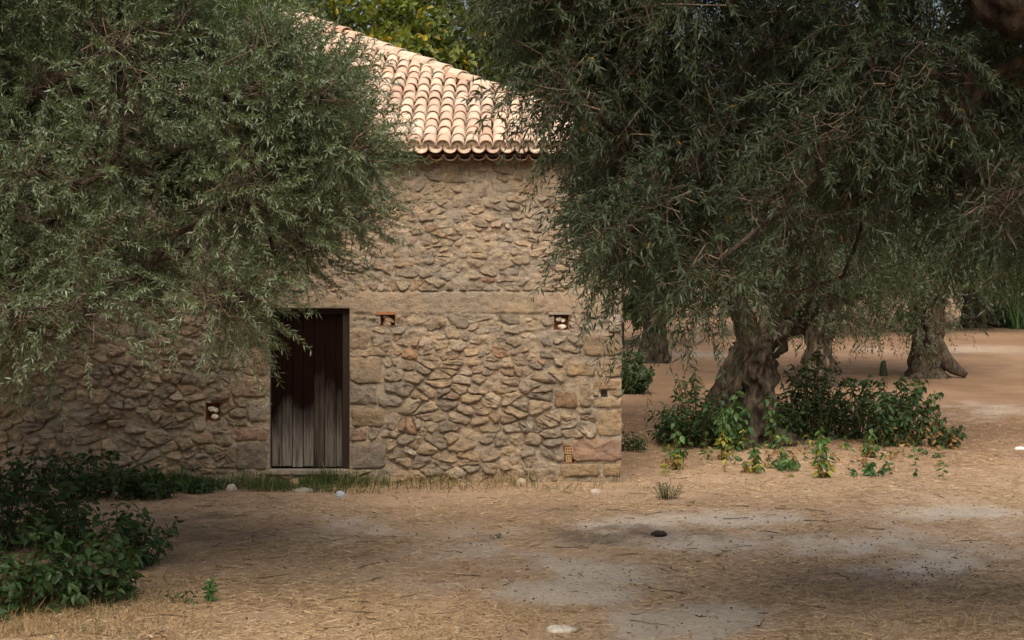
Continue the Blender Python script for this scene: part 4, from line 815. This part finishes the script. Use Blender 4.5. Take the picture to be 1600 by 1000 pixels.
# single stones and litter
def rock(name, label, cat, px, py, w_, h_, col, seed, Y=None, flat=False):
    x, y = at(px, py) if Y is None else at(px, py, Y); rr = random.Random(seed); n = 14; vs = []; z0 = float(ground_z(x, y))
    for q, (s, z) in enumerate(((.85, -.25), (1, .1), (.92, .5), (.6, .85), (.2, 1.0))):
        for k_ in range(n):
            a_ = k_ * 2 * math.pi / n; q_ = 1 + .28 * float(noise(np.array([math.cos(a_) * 1.7 + seed]), np.array([math.sin(a_) * 1.7 + z]), s=seed)[0]); vs.append([math.cos(a_) * s * w_ * q_, math.sin(a_) * s * w_ * q_ * .75, (z + .15 * rr.uniform(-1, 1) * (z > .2)) * h_])
    f = [[q * n + k_, q * n + (k_ + 1) % n, (q + 1) * n + (k_ + 1) % n, (q + 1) * n + k_] for q in range(4) for k_ in range(n)]
    vs.append([0, 0, h_]); tf = [[a_, b_, c_] for a_, b_, c_, d_ in f] + [[a_, c_, d_] for a_, b_, c_, d_ in f] + [[4 * n + k_, 4 * n + (k_ + 1) % n, 5 * n] for k_ in range(n)]
    o = obj(name, mesh_np(name, vs, tf, col), M['plain'], None, (x, y, z0)); return tag(o, label, cat)
rock('stone_flake', 'flat white stone flake on the straw at the bottom edge', 'stone', 875, 984, .11, .035, (.46, .43, .37), 1)
rock('pale_stone', 'small white stone in the weeds left of the threshold', 'stone', 362, 764, .07, .08, (.45, .42, .37), 2)
rock('litter', 'crumpled bluish white litter at the grass edge below the door', 'litter', 531, 775, .06, .07, (.40, .44, .50), 3)
rock('flat_stone', 'flat grey stone in the grass below the door', 'stone', 474, 768, .13, .06, (.30, .28, .23), 4)
rock('brown_stone', 'round brown stone in the grass below the door', 'stone', 460, 760, .08, .11, (.30, .21, .13), 5)
rock('dung_clod', 'dark lump lying alone on the bare track', 'clod', 1029, 835, .075, .045, (.02, .017, .015), 6)
rock('pale_stone', 'rounded pale stone on the straw near the foot of the house corner', 'stone', 931, 770, .075, .06, (.45, .38, .31), 7)
rock('pale_stone', 'small square stone at the wall foot below the hollow bricks', 'stone', 815, 757, .07, .09, (.40, .33, .24), 8)
rock('dark_stump', 'small dark mossy stump standing alone on the grove floor', 'stump', 1380, 577, .11, .38, (.035, .05, .025), 9, 38)
rock('paper_scrap', 'tiny white scrap on the straw at the far edge of the yard', 'litter', 1594, 703, .09, .05, (.7, .7, .68), 10)
# reeds at the far right end
acc = Acc(); rg = np.random.default_rng(88); N = 5000; x = rg.uniform(22, 34, N); y = rg.uniform(62, 66, N)
acc.add(*blades(rg, x, y, rg.uniform(1.2, 3.2, N), rg.uniform(.04, .08, N), rg.uniform(1.1, 1.5, N), np.array([.07, .13, .045]) * rg.uniform(.6, 1.4, (N, 1)), curve=.8))
o = obj('reeds', acc.mesh('reeds', False), M['broad_leaf']); tag(o, 'bright green reeds at the far end of the grove', 'reeds'); o['kind'] = 'stuff'
